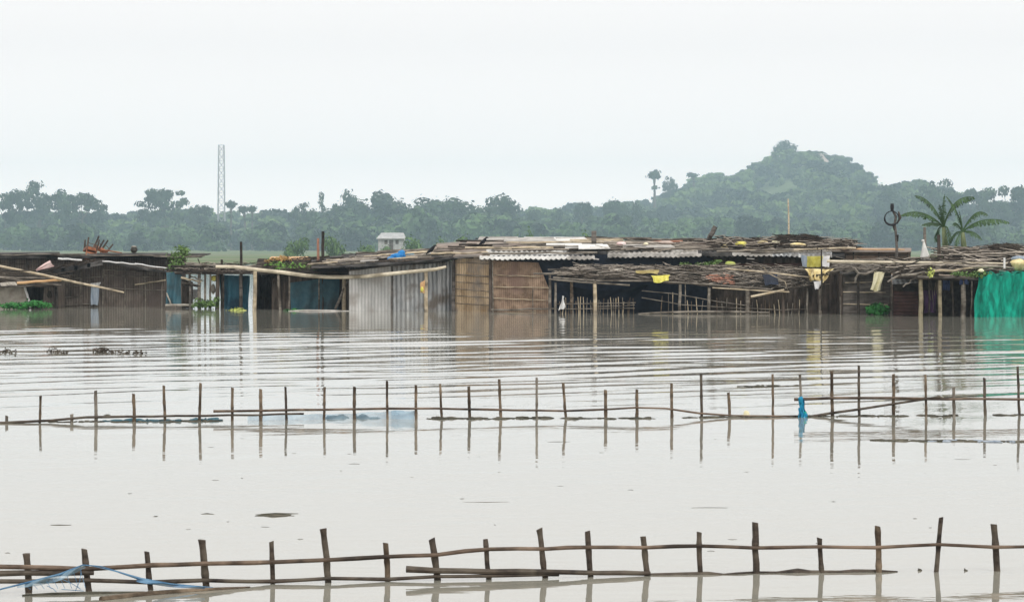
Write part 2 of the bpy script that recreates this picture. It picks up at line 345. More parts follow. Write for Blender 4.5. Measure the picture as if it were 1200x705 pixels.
def crown(rs, kind, size=.26, dens=1.0):     # unit tree: height 1 = total height 10 m
    C, R, N = [], [], []
    def add(c, r, k): C.append(c); R.append(r); N.append(max(4, int(k*dens)))
    if kind == 'round':
        for i in range(26):
            d = rs.normal(size=3); d /= np.linalg.norm(d); d[2] = abs(d[2])*1.0 if rs.rand() < .8 else d[2]*.5; k = rs.rand()**.3
            add((3.3*d[0]*k, 3.3*d[1]*k, 4.6+3.9*d[2]*k), (rs.uniform(.9,1.6),)*2+(rs.uniform(.75,1.2),), 100)
    elif kind == 'open':                      # spreading crown in layered plates with sky between
        for i in range(52):
            a = rs.rand()*6.28; rr = 5.0*rs.rand()**.5; z = rs.uniform(4.8, 9.7)-.05*rr*rr
            add((rr*math.cos(a), rr*math.sin(a), max(3.2,z)), (rs.uniform(.8,1.6),)*2+(rs.uniform(.35,.7),), 60)
    elif kind == 'umbrella':
        for i in range(7):
            a = rs.rand()*6.28; rr = rs.uniform(0,2.6); add((rr*math.cos(a), rr*math.sin(a), rs.uniform(8.2,9.5)-.1*rr), (1.4,1.4,.45), 70)
    elif kind == 'slim':
        for i in range(6):
            add((rs.uniform(-.4,.4), rs.uniform(-.4,.4), 3.6+i*1.1), (rs.uniform(.7,1.15),)*2+(.8,), 70)
    elif kind == 'tuft':
        for i in range(5):
            add((rs.uniform(-.6,.6), rs.uniform(-.6,.6), rs.uniform(8.4,9.5)), (rs.uniform(.7,1.0),)*2+(.6,), 60)
        add((.2,0,6.9),(.7,.7,.3),30)
    elif kind == 'low':
        for i in range(7):
            a = rs.rand()*6.28; rr = rs.uniform(0,3.2); add((rr*math.cos(a), rr*math.sin(a), rs.uniform(1.2,5.5)), (rs.uniform(1.6,2.4),)*2+(rs.uniform(1.5,2.2),), 90)
    return leaves(rs, C, R, N, size), C
def trunk_mb(rs, C, kind):
    m = MB(); base = .28 if kind != 'slim' else .16
    top = {'umbrella': 8.2, 'open': 6.3, 'round': 5, 'slim': 8.5, 'tuft': 8.6, 'low': 2.5}[kind]
    m.tube([(0,0,-1.2),(rs.uniform(-.15,.15),0,top*.45),(0,0,top)], [base*1.3, base, base*.5], 6)
    for c in C[:9]:
        z0 = min(top*.8, max(1, c[2]-2.2)); m.tube([(0,0,z0),(c[0]*.5,c[1]*.5,(z0+c[2])/2-.2),c],[base*.5,base*.3,base*.12],4)
    return m
TREE = {}; NATW = {}
for kind in ('round','open','umbrella','slim','tuft','low'):
    for v in range(3 if kind in ('round','open') else 2):
        rs2 = np.random.RandomState(hash_ := (sum(map(ord, kind))*7+v*131) % 9999)
        (q, fq), C = crown(rs2, kind)
        me = np_mesh(kind+'_crown', q, fq, M['leaf_far'])
        t = trunk_mb(rs2, C, kind)
        mt = bpy.data.meshes.new(kind+'_trunk'); mt.from_pydata(t.v, [], t.f); mt.materials.append(M['trunk_far'])
        TREE[(kind, v)] = (me, mt); NATW[(kind, v)] = float(q[:,0].max()-q[:,0].min())
def far_tree(px, top, wpx, kind, v, Y, label, group='trees standing out above the far wood'):
    Y = Y*FK; x = (px-CX)*Y/F; zt = CAMH-(top-HR)*Y/F; zb = float(terr(x, Y))
    hgt = zt-zb; nat = NATW[(kind, v)]
    wid = 1.2*wpx*Y/F
    r = thing('tree', label, 'tree', (x, Y, zb), group)
    for me, nm in zip(TREE[(kind, v)], ('crown','trunk')):
        o = bpy.data.objects.new(nm, me); COL.objects.link(o); o.parent = r
    r.scale = (wid/nat, wid/nat, hgt/9.9); r.rotation_euler = (0,0,rnd.uniform(0,6.28))
FT = [
 (6,222,40,'open',2,610,'small flat-topped tree cut by the left edge of the far treeline'),
 (46,213,60,'open',0,640,'big spreading tree with sky through its crown at the far left'),
 (97,222,54,'open',2,630,'airy tree in layers, right of the big spreading tree at far left'),
 (190,217,56,'open',2,640,'lone tall airy tree left of the lattice tower'),
 (235,238,24,'open',1,620,'little umbrella-shaped tree just left of the lattice tower'),
 (271,236,13,'tuft',0,620,'small tufted tree touching the right side of the lattice tower'),
 (287,241,14,'tuft',1,630,'second small tufted tree right of the lattice tower'),
 (296,242,12,'tuft',0,640,'third small tufted tree right of the lattice tower'),
 (357,238,30,'open',0,620,'low flat-topped tree left of the thin dark tree'),
 (378,224,9,'slim',0,640,'thin dark columnar tree sticking out of the far treeline'),
 (407,217,32,'round',2,640,'pointed ragged tree left of the big round crowns'),
 (446,219,66,'round',0,600,'big round-crowned tree behind and left of the white house'),
 (405,233,52,'round',1,605,'lower round tree under the pointed ragged tree'),
 (515,219,60,'round',1,600,'tall round-crowned tree behind the tin shed roof'),
 (546,231,54,'round',2,595,'lower round tree right of the tall one behind the tin shed roof'),
 (583,223,52,'round',0,610,'dark round tree above the left end of the long hut roof'),
 (488,236,52,'round',2,590,'low round tree between the two big round crowns'),
 (627,236,24,'round',1,640,'small flat tree right of the dark round tree'),
 (655,240,24,'round',2,640,'small bushy tree on the low ridge before the hill'),
 (682,233,24,'open',2,650,'open little tree midway along the low ridge'),
 (720,223,30,'round',1,650,'dark ball-shaped tree at the left foot of the hill'),
 (746,234,24,'round',0,660,'small dark tree right of the ball-shaped one'),
 (767,199,15,'tuft',1,840,'tall thin tree with a small tuft standing free on the hill slope'),
 (785,207,18,'open',0,900,'short tufted tree just right of the tall free-standing one on the hill'),
 (813,202,14,'tuft',1,950,'thin tufted tree on the left shoulder of the hill'),
 (1043,212,40,'round',2,690,'tall round tree behind the ring on the pole'),
 (1064,214,30,'round',0,760,'pale round tree just left of the banana plants, far behind'),
 (1098,211,56,'open',0,650,'broad open-crowned tree behind the banana leaves'),
 (1138,217,44,'open',2,660,'rounded tree right of the banana plants, far behind'),
 (1181,215,52,'open',1,640,'spreading tree near the right edge of the far treeline'),
 (1162,227,26,'round',1,650,'low tree between the two spreading trees at far right'),
 (1204,224,40,'round',2,640,'tree cut off by the right edge of the photo'),
]
for t in FT: far_tree(*t)
# bushes on the far bank
rs = np.random.RandomState(11)
BUSH = []
for v in range(3):
    C = [(rs.uniform(-1.6,1.6), rs.uniform(-1,1), rs.uniform(.5,1.7)) for _ in range(7)]
    q, fq = leaves(rs, C, [(1.0,1.0,.8)]*7, [110]*7, .17)
    BUSH.append(np_mesh('bush_leaves', q, fq, M['leaf_bush']))
for i, (px, top, wp, lab) in enumerate([
  (346,277,30,'green bush left of the dark roof pole'), (392,276,34,'bright green bush right of the dark roof pole'),
  (430,284,20,'small bush touching the left of the white house'), (484,277,34,'green bush right of the white house'), (452,288,26,'low bush in front of the left half of the white house'), (470,290,22,'low bush in front of the right half of the white house'),
  (514,279,26,'bush behind the left end of the long hut roof'), (538,276,30,'bush below the tall round tree, behind the crows'),
  (604,276,24,'bush left of the pointed bush behind the long roof'), (619,268,18,'pointed bush above the long hut roof'),
  (640,277,30,'bush right of the pointed bush'), (656,278,18,'small bush before the white roof sheets'),
  (686,272,24,'bush left of the roof stub'), (702,280,16,'low bush beside the roof stub')]):
    Y = 520; x = (px-CX)*Y/F; z = float(terr(x,Y)); hh = CAMH-(top-HR)*Y/F - z
    o = bpy.data.objects.new('bush', BUSH[i%3]); COL.objects.link(o); o.location = (x, Y, z)
    o.scale = (wp*Y/F/4.6, wp*Y/F/4.6, hh/2.4); o.rotation_euler = (0,0,rnd.uniform(0,6))
    props(o, lab, 'bush', 'bushes on the far bank')

def forest(name, pts, heights, kinds, mat_, size, dens, seed):
    rs = np.random.RandomState(seed); T = []
    for k in kinds:
        for v in range(3):
            (q, fq), C = crown(rs, k, size, dens); T.append(q)
    out = []
    for (x, y), hh in zip(pts, heights):
        q = T[rs.randint(len(T))]; a = rs.rand()*6.28; s = hh/10.; sw = s*rs.uniform(.85,1.25)
        c, d = math.cos(a), math.sin(a)
        p = np.empty_like(q); p[:,0] = (q[:,0]*c-q[:,1]*d)*sw + x; p[:,1] = (q[:,0]*d+q[:,1]*c)*sw + y
        p[:,2] = q[:,2]*s + float(terr(x,y)) - .6*s
        out.append(p)
    V = np.concatenate(out); Q = np.arange(len(V)).reshape(-1,4)
    o = bpy.data.objects.new(name, np_mesh(name, V, Q, mat_)); COL.objects.link(o)
    return o
rs = np.random.RandomState(5)
pts, hh = [], []
for i in range(620):                       # belt of wood on the flat
    y = rs.uniform(520, 700) ; x = rs.uniform(-.235, .235)*y
    pts.append((x*FK, y*FK)); hh.append(FK*(rs.uniform(3.6, 6.6) if rs.rand()<.75 else rs.uniform(6.4,7.8))*(1+.2*(y-520)/180)*(1.0 if x/y < -.069 else 1.42 if x/y < .002 else 1.12))
o = forest('woodland', pts, hh, ('low','round'), M['leaf_far'], .55, .42, 21)
props(o, 'hazy belt of dark green wood along the far bank', 'woodland', kind='stuff')
pts, hh = [], []
for i in range(2600):
    y = rs.uniform(690, 1030); x = rs.uniform(-.22, .24)*y
    if abs(x/y-.0945) < .007 and 800 < y < 905 or abs(x/y-.135) < .004 and 840 < y < 890: continue      # small clearings
    pts.append((x*FK, y*FK)); u_ = rs.rand(); h_ = rs.uniform(4.0, 9.0) if u_ < .8 else rs.uniform(8,11.5); hh.append(FK*(h_ if y < 860 else 4.0+(h_-4)*.55))
o = forest('hill_forest', pts, hh, ('low','round','open'), M['leaf_hill'], .75, .26, 22)
props(o, 'trees covering the hill and ridge', 'forest', kind='stuff')
# two dense knolls on the summit
for px, top, wp, lab in ((920,162,27,'dense domed tree clump on the very top of the hill'), (944,180,22,'low clump in the saddle between the two summit domes'),
                         (959,174,26,'broad dense tree clump right of the summit'), (971,176,22,'squarish tree clump at the right end of the summit')):
    far_tree(px, top, wp, 'round', 0 if px < 950 else 1, 985, lab, 'tree clumps on the hilltop')
m = MB(); m.blob(P(951,189,2890), (16,14,7), 12, 9, .2); m.blob(P(943,192,2880), (11,10,5), 12, 9, .2)
m.build('rock_outcrop', M['stone'], None, 'bare grey-pink rock face showing below the hilltop', 'rock')

# lattice tower
Y = 2100; base = P(259.5, 292, Y); zt = P(0,170,Y).z
x0 = base.x; zb = float(terr(x0, Y))
tw = thing('lattice_tower', 'pale steel lattice telecom mast rising over the far treeline', 'tower', (x0, Y, zb))
def tw_half(z): return 2.9 - .9*(z-zb)/(zt-zb)
for sx in (-1,1):
    for sy in (-1,1):
        MB().tube([(x0+sx*tw_half(zb), Y+sy*tw_half(zb), zb),(x0+sx*tw_half(zt), Y+sy*tw_half(zt), zt)], .3, 5).build('leg', M['steel'], tw)
m = MB(); nseg = 13
for i in range(nseg):
    za, zc = zb+(zt-zb)*i/nseg, zb+(zt-zb)*(i+1)/nseg; a, c = tw_half(za), tw_half(zc)
    for (p, q) in (((-1,-1),(1,-1)),((1,-1),(1,1)),((1,1),(-1,1)),((-1,1),(-1,-1))):
        m.tube([(x0+p[0]*a,Y+p[1]*a,za),(x0+q[0]*c,Y+q[1]*c,zc)],   .11, 4); m.tube([(x0+q[0]*a,Y+q[1]*a,za),(x0+p[0]*c,Y+p[1]*c,zc)], .11, 4)
        m.tube([(x0+p[0]*c,Y+p[1]*c,zc),(x0+q[0]*c,Y+q[1]*c,zc)], .11, 4)
m.build('bracing', M['steel'], tw)
for k,(dx,dz) in enumerate(((-1.5,-2.2),(1.5,-2.6),(-1.5,-5.2),(1.2,-9))):
    MB().box(x0+dx-.28,x0+dx+.28,Y-1.8,Y-1.45,zt+dz-1.0,zt+dz+1.0).build('antenna_panel', M['white'], tw)

# white house on the bank
Y = 555.; a = P(443,298,Y); b_ = P(474,298,Y); zb = -0.2; ze = P(0,279,Y).z; zr = P(0,272.5,Y).z
hs_ = thing('house', 'small whitewashed house among bushes on the far bank', 'house', ((a.x+b_.x)/2, Y, zb))
m = MB().box(a.x,b_.x,Y,Y+4,zb,ze); m.build('wall', M['whitewall'], hs_)
m = MB(); m.slab((a.x-.3,Y-.5,ze-.05),(b_.x+.3,Y-.5,ze-.05),(b_.x-.3,Y+2,zr),(a.x+.6,Y+2,zr),.1); m.slab((a.x+.6,Y+2,zr),(b_.x-.3,Y+2,zr),(b_.x+.3,Y+4.5,ze),(a.x-.3,Y+4.5,ze),.1)
m.build('roof', M['whitewall'], hs_)
for fx in (.3,.72):
    xx = a.x+(b_.x-a.x)*fx; f = MB().box(xx-.32,xx+.32,Y-.04,Y-.003,ze-1.2,ze-.4); f.build('window', M['wood_grey'], hs_)
xx = a.x+(b_.x-a.x)*.5; MB().box(xx-.4,xx+.4,Y-.05,Y-.003,zb,ze-.4).build('door', M['wood_grey'], hs_)
# distant pale pole before the hill
m = MB().tube([P(924.5,300,200), P(924.2,255,200), P(923.6,233,200)], [.07,.06,.05], 6)
m.build('pole', M['bamboo'], None, 'faint pale pole standing in front of the hill', 'pole')

# ------------------------------------------------------------------ hut building helpers
def wob(a, b, n=5, amp=.02, r=None):
    r = r or rnd; a, b = Vector(a), Vector(b); out = []
    for i in range(n+1):
        t = i/n; k = math.sin(math.pi*t)
        out.append(a.lerp(b, t)+Vector((r.uniform(-amp,amp), r.uniform(-amp,amp), r.uniform(-amp,amp)))*(.3+k))
    return out
def pole(mb, px0, py0, px1, py1, Y0, Y1=None, r=.04, r1=None, amp=.015, n=5, sides=6):
    Y1 = Y1 if Y1 is not None else Y0; r1 = r1 if r1 is not None else r*.8
    pts = wob(P(px0,py0,Y0), P(px1,py1,Y1), n, amp)
    return mb.tube(pts, [r+(r1-r)*i/n for i in range(n+1)], sides)
def post(parent, px, top, Y, mat_='bamboo_grey', r=.05, lean=0, name='post', zb=-.7, lab=None):
    p1 = P(px, top, Y); p0 = Vector((p1.x+lean*Y/F, Y, zb)); pts = wob(p0, p1, 5, .012)
    return MB().tube(pts, [r*1.05,r*1.1,r,r,r*.95,r*.9], 7).build(name, M[mat_], parent, lab=lab)
def wall(mb, poly, Y0, Y1=None, t=.05, px0=None, px1=None):
    """poly: (px, row) corners of a wall standing at depth Y0 (left) to Y1 (right)"""
    Y1 = Y1 or Y0; xs_ = [p[0] for p in poly]; lo, hi = min(xs_), max(xs_)
    def Yat(px): return Y0+(Y1-Y0)*(px-lo)/(hi-lo)
    fr = [P(px, py, Yat(px)) for px, py in poly]; n0 = len(mb.v); k = len(fr)
    mb.v += [tuple(p) for p in fr] + [tuple(p+Vector((0,t,0))) for p in fr]
    mb.f.append(tuple(n0+i for i in range(k))); mb.f.append(tuple(n0+k+i for i in range(k))[::-1])
    for i in range(k):
        j = (i+1)%k; mb.f.append((n0+j, n0+i, n0+k+i, n0+k+j))
    return mb
def corr(mb, px0, px1, Yf, rf0, rf1, Yb, rb0, rb1, pitch=.15, amp=.028, t=.10):
    """corrugated roof sheet, ridges running front to back"""
    A, B = P(px0,rf0,Yf), P(px1,rf1,Yf); C, D = P(px0,rb0,Yb), P(px1,rb1,Yb)
    L_ = (B-A).length; nseg = int(L_/pitch*8)
    for off in (0, -t):
        mb.grid(nseg, 4, lambda u, v: A.lerp(B,u).lerp(C.lerp(D,u), v)+Vector((0,0,amp*math.sin(2*math.pi*u*L_/pitch)+off+.01*math.sin(7*v+9*u))))
    mb.grid(nseg, 1, lambda u, v: A.lerp(B,u)+Vector((0,-.004-.03*v,.03-v*(.03+t*.45+.055*abs(math.sin(math.pi*u*L_/pitch)))+.01*math.sin(9*u))))
    return mb
def twigs(mb, n, surf, length=(.4,1.2), r=.008, ang=0, spread=.5, lift=.06, rr=None, sides=3):
    """twigs lying on surf(u,v)->point; ang = heading about z"""
    rr = rr or rnd
    for _ in range(n):
        u, v = rr.random(), rr.random(); c = surf(u, v); a = ang+rr.gauss(0, spread); l = rr.uniform(*length)/2
        d = Vector((math.cos(a), math.sin(a)*.6, rr.gauss(0,.10)))
        e = surf(min(1,max(0,u+.01)), v)-surf(max(0,u-.01), v)
        if e.length > 1e-6: d.z += e.z/max(1e-3,abs(e.x))*d.x*.9
        c = c+Vector((0,0,rr.uniform(0,lift))); k = Vector((rr.uniform(-1,1),rr.uniform(-1,1),rr.uniform(-1,1)))*l*.12
        mb.tube([c-d*l, c+k, c+d*l], [r*rr.uniform(.7,1.4), r, r*.5], sides)
    return mb
def surf(px0, px1, Yf, rf0, rf1, Yb, rb0, rb1):
    A, B, C, D = P(px0,rf0,Yf), P(px1,rf1,Yf), P(px0,rb0,Yb), P(px1,rb1,Yb)
    return lambda u, v: A.lerp(B,u).lerp(C.lerp(D,u), v)
def drape(c0, c1, c2, c3, nu=10, nv=10, fold=.04, nf=3, seed=0, sag=0):
    """cloth between corners: top-left, top-right, bottom-right, bottom-left"""
    r = random.Random(seed); ph = [r.uniform(0,6.28) for _ in range(4)]; c0,c1,c2,c3 = map(Vector,(c0,c1,c2,c3))
    def fn(u, v):
        p = c0.lerp(c1,u).lerp(c3.lerp(c2,u), v)
        p.y += fold*(math.sin(nf*2*math.pi*u+ph[0]+1.5*v)*(.4+v)+.5*math.sin(nf*4.3*u+ph[1]+2*v))
        p.x += fold*.4*math.sin(5*v+ph[2]+3*u); p.z += -sag*math.sin(math.pi*u)*(1-v)+fold*.35*math.sin(7*u+ph[3])*(.3+v)
        return p
    return MB().grid(nu, nv, fn)
def plant(name, label, cat, spots, mat_, size=.09, n=60, group=None, stem=None, seed=0):
    rs = np.random.RandomState(seed)
    C = [tuple(c) for c, r in spots]; R = [(r if hasattr(r,'__len__') else (r,r,r)) for c, r in spots]
    q, fq = leaves(rs, C, R, [n]*len(C), size, shell=.2, flat=.5)
    o0 = np.array([np.mean([c[0] for c in C]), np.mean([c[1] for c in C]), min(c[2] for c in C)-.1])
    if stem:
        rt = thing(name, label, cat, o0, group)
        o = bpy.data.objects.new('foliage', np_mesh('foliage', q-o0, fq, M[mat_])); COL.objects.link(o); o.parent = rt
        m = MB()
        for a, b2 in stem: m.tube([a, Vector(a).lerp(Vector(b2),.5)+Vector((.02,0,0)), b2], [.015,.012,.006], 5)
        m.build('stem', M['bark_dark'], rt)
        return rt
    o = bpy.data.objects.new(name, np_mesh(name, q-o0, fq, M[mat_])); COL.objects.link(o); o.location = o0
    return props(o, label, cat, group)
def planks(mb, px0, px1, top, Y, w=5, zb=-.6, gap=.6, t=.03, rr=None, jit=1.5):
    rr = rr or rnd; x = px0
    while x < px1:
        ww = w*rr.uniform(.7,1.3); x1 = min(px1, x+ww); tp = (top(x) if callable(top) else top)+rr.uniform(-jit,jit)
        a, b2 = P(x+gap*.5, tp, Y), P(x1-gap*.5, tp+rr.uniform(-.5,.5), Y); yy = Y+rr.uniform(0,.03); tl = rr.uniform(-.01,.01)
        mb.hexa([(a.x,yy,zb),(b2.x,yy,zb),(b2.x,yy+t,zb),(a.x,yy+t,zb),(a.x+tl,yy,a.z),(b2.x+tl,yy,b2.z),(b2.x+tl,yy+t,b2.z),(a.x+tl,yy+t,a.z)])
        x = x1
    return mb
def strip(mb, px0, py0, px1, py1, Y, h=.03, Y1=None, amp=.008):
    return pole(mb, px0, py0, px1, py1, Y, Y1, h/2, h/2, amp, 8, 5)
RB = random.Random(99)
def room(parent, px0, px1, Yf, Yb, top, mat_='wood_brown', sides=True):
    """back and side walls that close a hut and keep it dark inside"""
    m = MB(); z1 = P(0, top, Yf).z; x0, x1 = P(px0,0,Yf).x, P(px1,0,Yf).x
    m.box(x0, x1, Yb-.05, Yb, -.7, z1)
    if sides: m.box(x0-.05, x0-.003, Yf+.08, Yb-.06, -.7, z1); m.box(x1+.003, x1+.05, Yf+.08, Yb-.06, -.7, z1)
    return m.build('back_wall', M[mat_], parent)

# ================================================================== LEFT HUTS
# long dark-roofed shed at the back
Y = 112.
T = thing('shed', 'long low shed with thin dark roof, farthest back at the left', 'shed', P(90,358,Y).xy.to_3d())
m = MB(); m.slab(P(-45,300,Y-.6), P(236,299,Y-.6), P(240,296.5,Y+4), P(-45,297.5,Y+4), .10)
m.slab(P(-45,297.3,Y-.5), P(70,296.6,Y-.5), P(70,295,Y+3), P(-45,295.5,Y+3), .06)
m.slab(P(40,297,Y-.9), P(69,296.3,Y-.9), P(69,295,Y+1), P(40,295.5,Y+1), .07)
m.slab(P(106,297.6,Y-.8), P(196,298,Y-.8), P(196,296,Y+1), P(106,296,Y+1), .07)
m.slab(P(195,298.6,Y-.7), P(243,297.6,Y-.7), P(247,296.6,Y+1), P(200,296.6,Y+1), .05)
m.build('roof', M['roof_dark'], T)
m = MB(); pole(m,-40,299,100,297.6,Y-1,None,.025); pole(m,60,298.6,240,300,Y-.95,None,.03); pole(m,180,300.5,236,301.5,Y-.95,None,.02); m.build('roof_pole', M['bamboo_grey'], T)
m = wall(MB(), [(-45,362),(203,362),(203,299),(-45,299)], Y); m.build('wall', M['mat_grey'], T)
m = MB()
for yy in (303.5,309): strip(m,-40,yy,200,yy+.8,Y-.05,.03)
for xx in (10,31,75,130,178,201): strip(m,xx,300,xx,330,Y-.07,.05)
m.build('batten', M['wood_grey'], T)
room(T,-45,203,Y,Y+4,299)

# gabled reed-mat hut
Y = 107.
T = thing('hut', 'grey-brown reed mat hut with a low gable and dark drooping eaves', 'hut', P(130,359,Y).xy.to_3d())
m = wall(MB(), [(64,366),(193,366),(193,315),(155,310),(119,305.5),(90,311),(64,316)], Y); m.build('wall', M['mat_grey'], T)
m = MB()
for (a,b2,c,d) in ((66,328,118,324),(122,322,193,325),(122,316,190,319),(68,349,97,346.5),(66,336,110,334),(122,337,193,340),(68,358,110,356)): strip(m,a,b2,c,d,Y-.03,.035)
for xx in (67,95,121,147,170,190): strip(m,xx,316 if xx not in(95,121) else 311,xx+RB.uniform(-1,1),361,Y-.05,.045)
m.build('batten', M['bamboo_grey'], T)
m = MB(); strip(m,158,333.5,194,328,Y-.09,.05); m.build('brace', M['bamboo'], T)
m = MB()
m.slab(P(42,320,Y-.7),P(119,305,Y-.7),P(119,304.2,Y+4),P(42,318,Y+4),.10)
m.slab(P(119,305,Y-.7),P(195,317.5,Y-.7),P(195,316,Y+4),P(119,304.2,Y+4),.09)
for k in range(5):
    a = 42+k*15; m.slab(P(a,319-k*2.6,Y-.85),P(a+19,316-k*2.6,Y-.85),P(a+19,315-k*2.6,Y-.2),P(a,318-k*2.6,Y-.2),.13+RB.uniform(0,.06))
m.build('roof', M['roof_dark'], T)
m = MB(); s_ = surf(44,116,Y-.9,320,307,Y+.5,317,304.5); twigs(m,130,s_,(.3,.9),.012,0,.5,.08,RB); m.build('thatch', M['thatch_dark'], T, kind='stuff')
m = MB(); pole(m,120,306,160,309.5,Y-.85,None,.03); pole(m,158,309,196,314,Y-.9,None,.03); pole(m,68,303,96,304.5,Y-.9,None,.045); m.build('roof_pole', M['white'], T)  # white poles stand in for the bright highlight along the roof edges
room(T,64,193,Y,Y+4,318)
# pink cloth and sheet on its roof
m = drape(P(58,305,Y-1.1),P(64,312,Y-1.0),P(44,317.5,Y-1.1),P(41,316.5,Y-1.0),8,8,.05,2,4); m.build('cloth', M['pink'], None, 'pale pink cloth rolled over the left eave of the mat hut', 'cloth', smooth=True)
m = drape(P(106,333,Y-.25),P(117,334,Y-.25),P(115,357,Y-.28),P(107,357,Y-.28),8,8,.03,3,9); m.build('cloth', M['ltblue'], None, 'long pale blue-grey cloth hanging on the mat hut wall', 'cloth', smooth=True)
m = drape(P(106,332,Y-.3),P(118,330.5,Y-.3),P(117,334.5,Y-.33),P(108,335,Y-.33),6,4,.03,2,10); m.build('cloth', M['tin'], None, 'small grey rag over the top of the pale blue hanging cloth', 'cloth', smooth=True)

# lean-to at the left edge
Y = 104.3
T = thing('lean_to', 'collapsed lean-to of poles over a pale daubed wall at the left edge', 'lean-to', P(20,361,Y).xy.to_3d())
m = MB(); m.slab(P(-50,334.5,Y-.5),P(70,334.5,Y-.5),P(64,321,Y+2.3),P(-50,319,Y+2.3),.05); m.build('roof', M['thatch_dark'], T)
m = MB(); s_ = surf(-45,70,Y-.6,334,334,Y+2.2,321,319); twigs(m,160,s_,(.5,2.0),.014,0,.22,.10,RB); m.build('thatch', M['thatch'], T, kind='stuff')
for (a,b2,c,d,r_,mm) in ((-40,320,70,334,.03,'bamboo_grey'),(-40,324,60,326,.03,'bamboo_grey'),(-40,335,72,334.5,.045,'wood_grey'),(-30,318,40,317,.03,'bark_dark'),(10,331,78,327,.035,'bamboo_grey')):
    pole(MB(),a,b2,c,d,Y-.6,Y-.4,r_).build('roof_pole', M[mm], T)
pole(MB(),20,331.5,72,328,Y-.75,Y-.7,.06,.05).build('roof_pole', M['orange_pole'], T, lab='thick orange-brown roof pole')
m = wall(MB(), [(-50,366),(33,366),(29,335),(-50,335)], Y); m.build('wall', M['mat_pale'], T)
m = wall(MB(), [(49,366),(64,366),(64,335),(52,335)], Y+.1); m.build('side_wall', M['mat_grey'], T)
post(T,66,333,Y-.1,'bark_dark',.06); strip(MB(),29,336,36,360,Y-.12,.09).build('post', M['white'], T, lab='pale leaning board beside the dark opening')
m = MB(); m.blob(P(58,345,Y+.02),(.10,.05,.14),10,8,.05); m.build('basket', M['bark_dark'], None, 'dark round basket in the opening of the left lean-to', 'basket')
room(T,-50,64,Y,Y+2.2,332)
m = MB(); pts = [P(-12,309.5,105.2),P(20,316,104.6),P(50,322,104),P(90,331,103),P(120,337,102.5),P(145,342.5,102)]
m.tube(pts,[.055,.05,.05,.045,.04,.03],7).build('bamboo_pole', M['bamboo'], None, 'long pale bamboo pole sloping down to the right across the left huts', 'pole')
m = drape(P(0,331,Y-.8),P(18,330,Y-.8),P(20,334,Y-.9),P(1,334.5,Y-.9),6,4,.04,2,3); m.build('cloth', M['mat_pale'], None, 'pale rag lying on the left lean-to roof edge', 'cloth')
# greenery at its foot
plant('water_plants','bright green leafy clump floating below the pale daubed wall','plant',
  [(P(a,b2,102.6),(c,.3,.12)) for a,b2,c in ((-6,357.5,.25),(6,358,.3),(18,357.5,.2),(30,357,.25),(38,354.5,.25),(46,356,.25),(54,357.5,.25),(24,358.5,.3))],'leaf_deep',.055,110,seed=3)

# two upturned chairs on the long shed roof
def chair(c, tilt, yaw, s, label):
    T = thing('chair', label, 'chair', c, 'upturned chairs on the shed roof')
    parts = []
    q = MB().box(-.21,.21,-.2,.2,.33,.44); parts.append(('seat', q))
    for sx in (-1,1):
        parts.append(('leg', MB().tube([(sx*.17,-.17,.42),(sx*.20,-.20,.0)],[.038,.028],5)))
        parts.append(('leg', MB().tube([(sx*.17,.17,.42),(sx*.20,.22,.0)],[.038,.028],5)))
    q = MB()
    for sx in (-1,1): q.tube([(sx*.18,.18,.44),(sx*.18,.24,.85)],.022,5)
    for z in (.55,.68,.82): q.box(-.18,.18,.18+.06*(z-.44)/.41,.20+.06*(z-.44)/.41,z-.03,z+.03)
    parts.append(('backrest', q))
    q = MB(); q.tube([(-.18,-.18,.2),(.18,-.18,.2)],.014,5); q.tube([(-.18,.19,.2),(.18,.19,.2)],.014,5); parts.append(('stretcher', q))
    for nm, q in parts:
        q.v = [tuple(Vector(v)+Vector(c)) for v in q.v]; q.build(nm, M['orange_wood'] if nm in('seat','backrest') else M['wood_brown'], T)
    T.rotation_euler = (math.radians(180+tilt), math.radians(14 if yaw < 1 else -22), yaw); T.scale = (s,)*3
    T.location = Vector(c)+Vector((0,0,.46*s))
    return T
chair(P(108,296.2,112.2), -14, .4, 1.15, 'upturned orange wooden chair, the left one on the shed roof')
chair(P(124,296.2,112.6), 22, 2.2, 1.15, 'upturned wooden chair toppled sideways, the right one on the shed roof')
m = MB(); pts = [P(118,292.5,111.8),P(128,294,111.8),P(143,296.2,111.8)]; m.tube(pts,[.04,.035,.02],6)
m.build('log', M['orange_wood'], None, 'short reddish stick sloping down right of the upturned chairs', 'stick')
c = P(157,296.3,112); m = MB()
prof = [(.06,0),(.12,.05),(.15,.13),(.13,.20),(.10,.22),(.13,.25)]
T = thing('pot', 'dark round pot with a pale lid on the long shed roof', 'pot', c)
m.grid(14,5,lambda u,v:(c.x+prof[round(v*5)][0]*math.cos(6.2832*u), c.y+prof[round(v*5)][0]*math.sin(6.2832*u), c.z+prof[round(v*5)][1])); m.build('body', M['pot'], T, smooth=True)
MB().blob((c.x,c.y,c.z+.25),(.11,.11,.04),10,6,.03).build('lid', M['mat_pale'], T)
# shrub growing between
st = [P(205,328,104.2),P(207,296,104.2)]
plant('shrub','leafy green shrub rising above the roofs beside the faded teal tarp','shrub',
  [(P(a,b2,104.2),c) for a,b2,c in ((208,296,.28),(214,300,.28),(204,303,.25),(210,309,.22),(217,295,.2),(202,311,.2),(207,317,.18),(213,291,.15),(208,324,.14))],'leaf_plant',.055,75,
  stem=[(P(207,360,104.2),P(210,296,104.2)),(P(208,325,104.2),P(216,297,104.2)),(P(207,318,104.2),P(202,303,104.2))],seed=5)

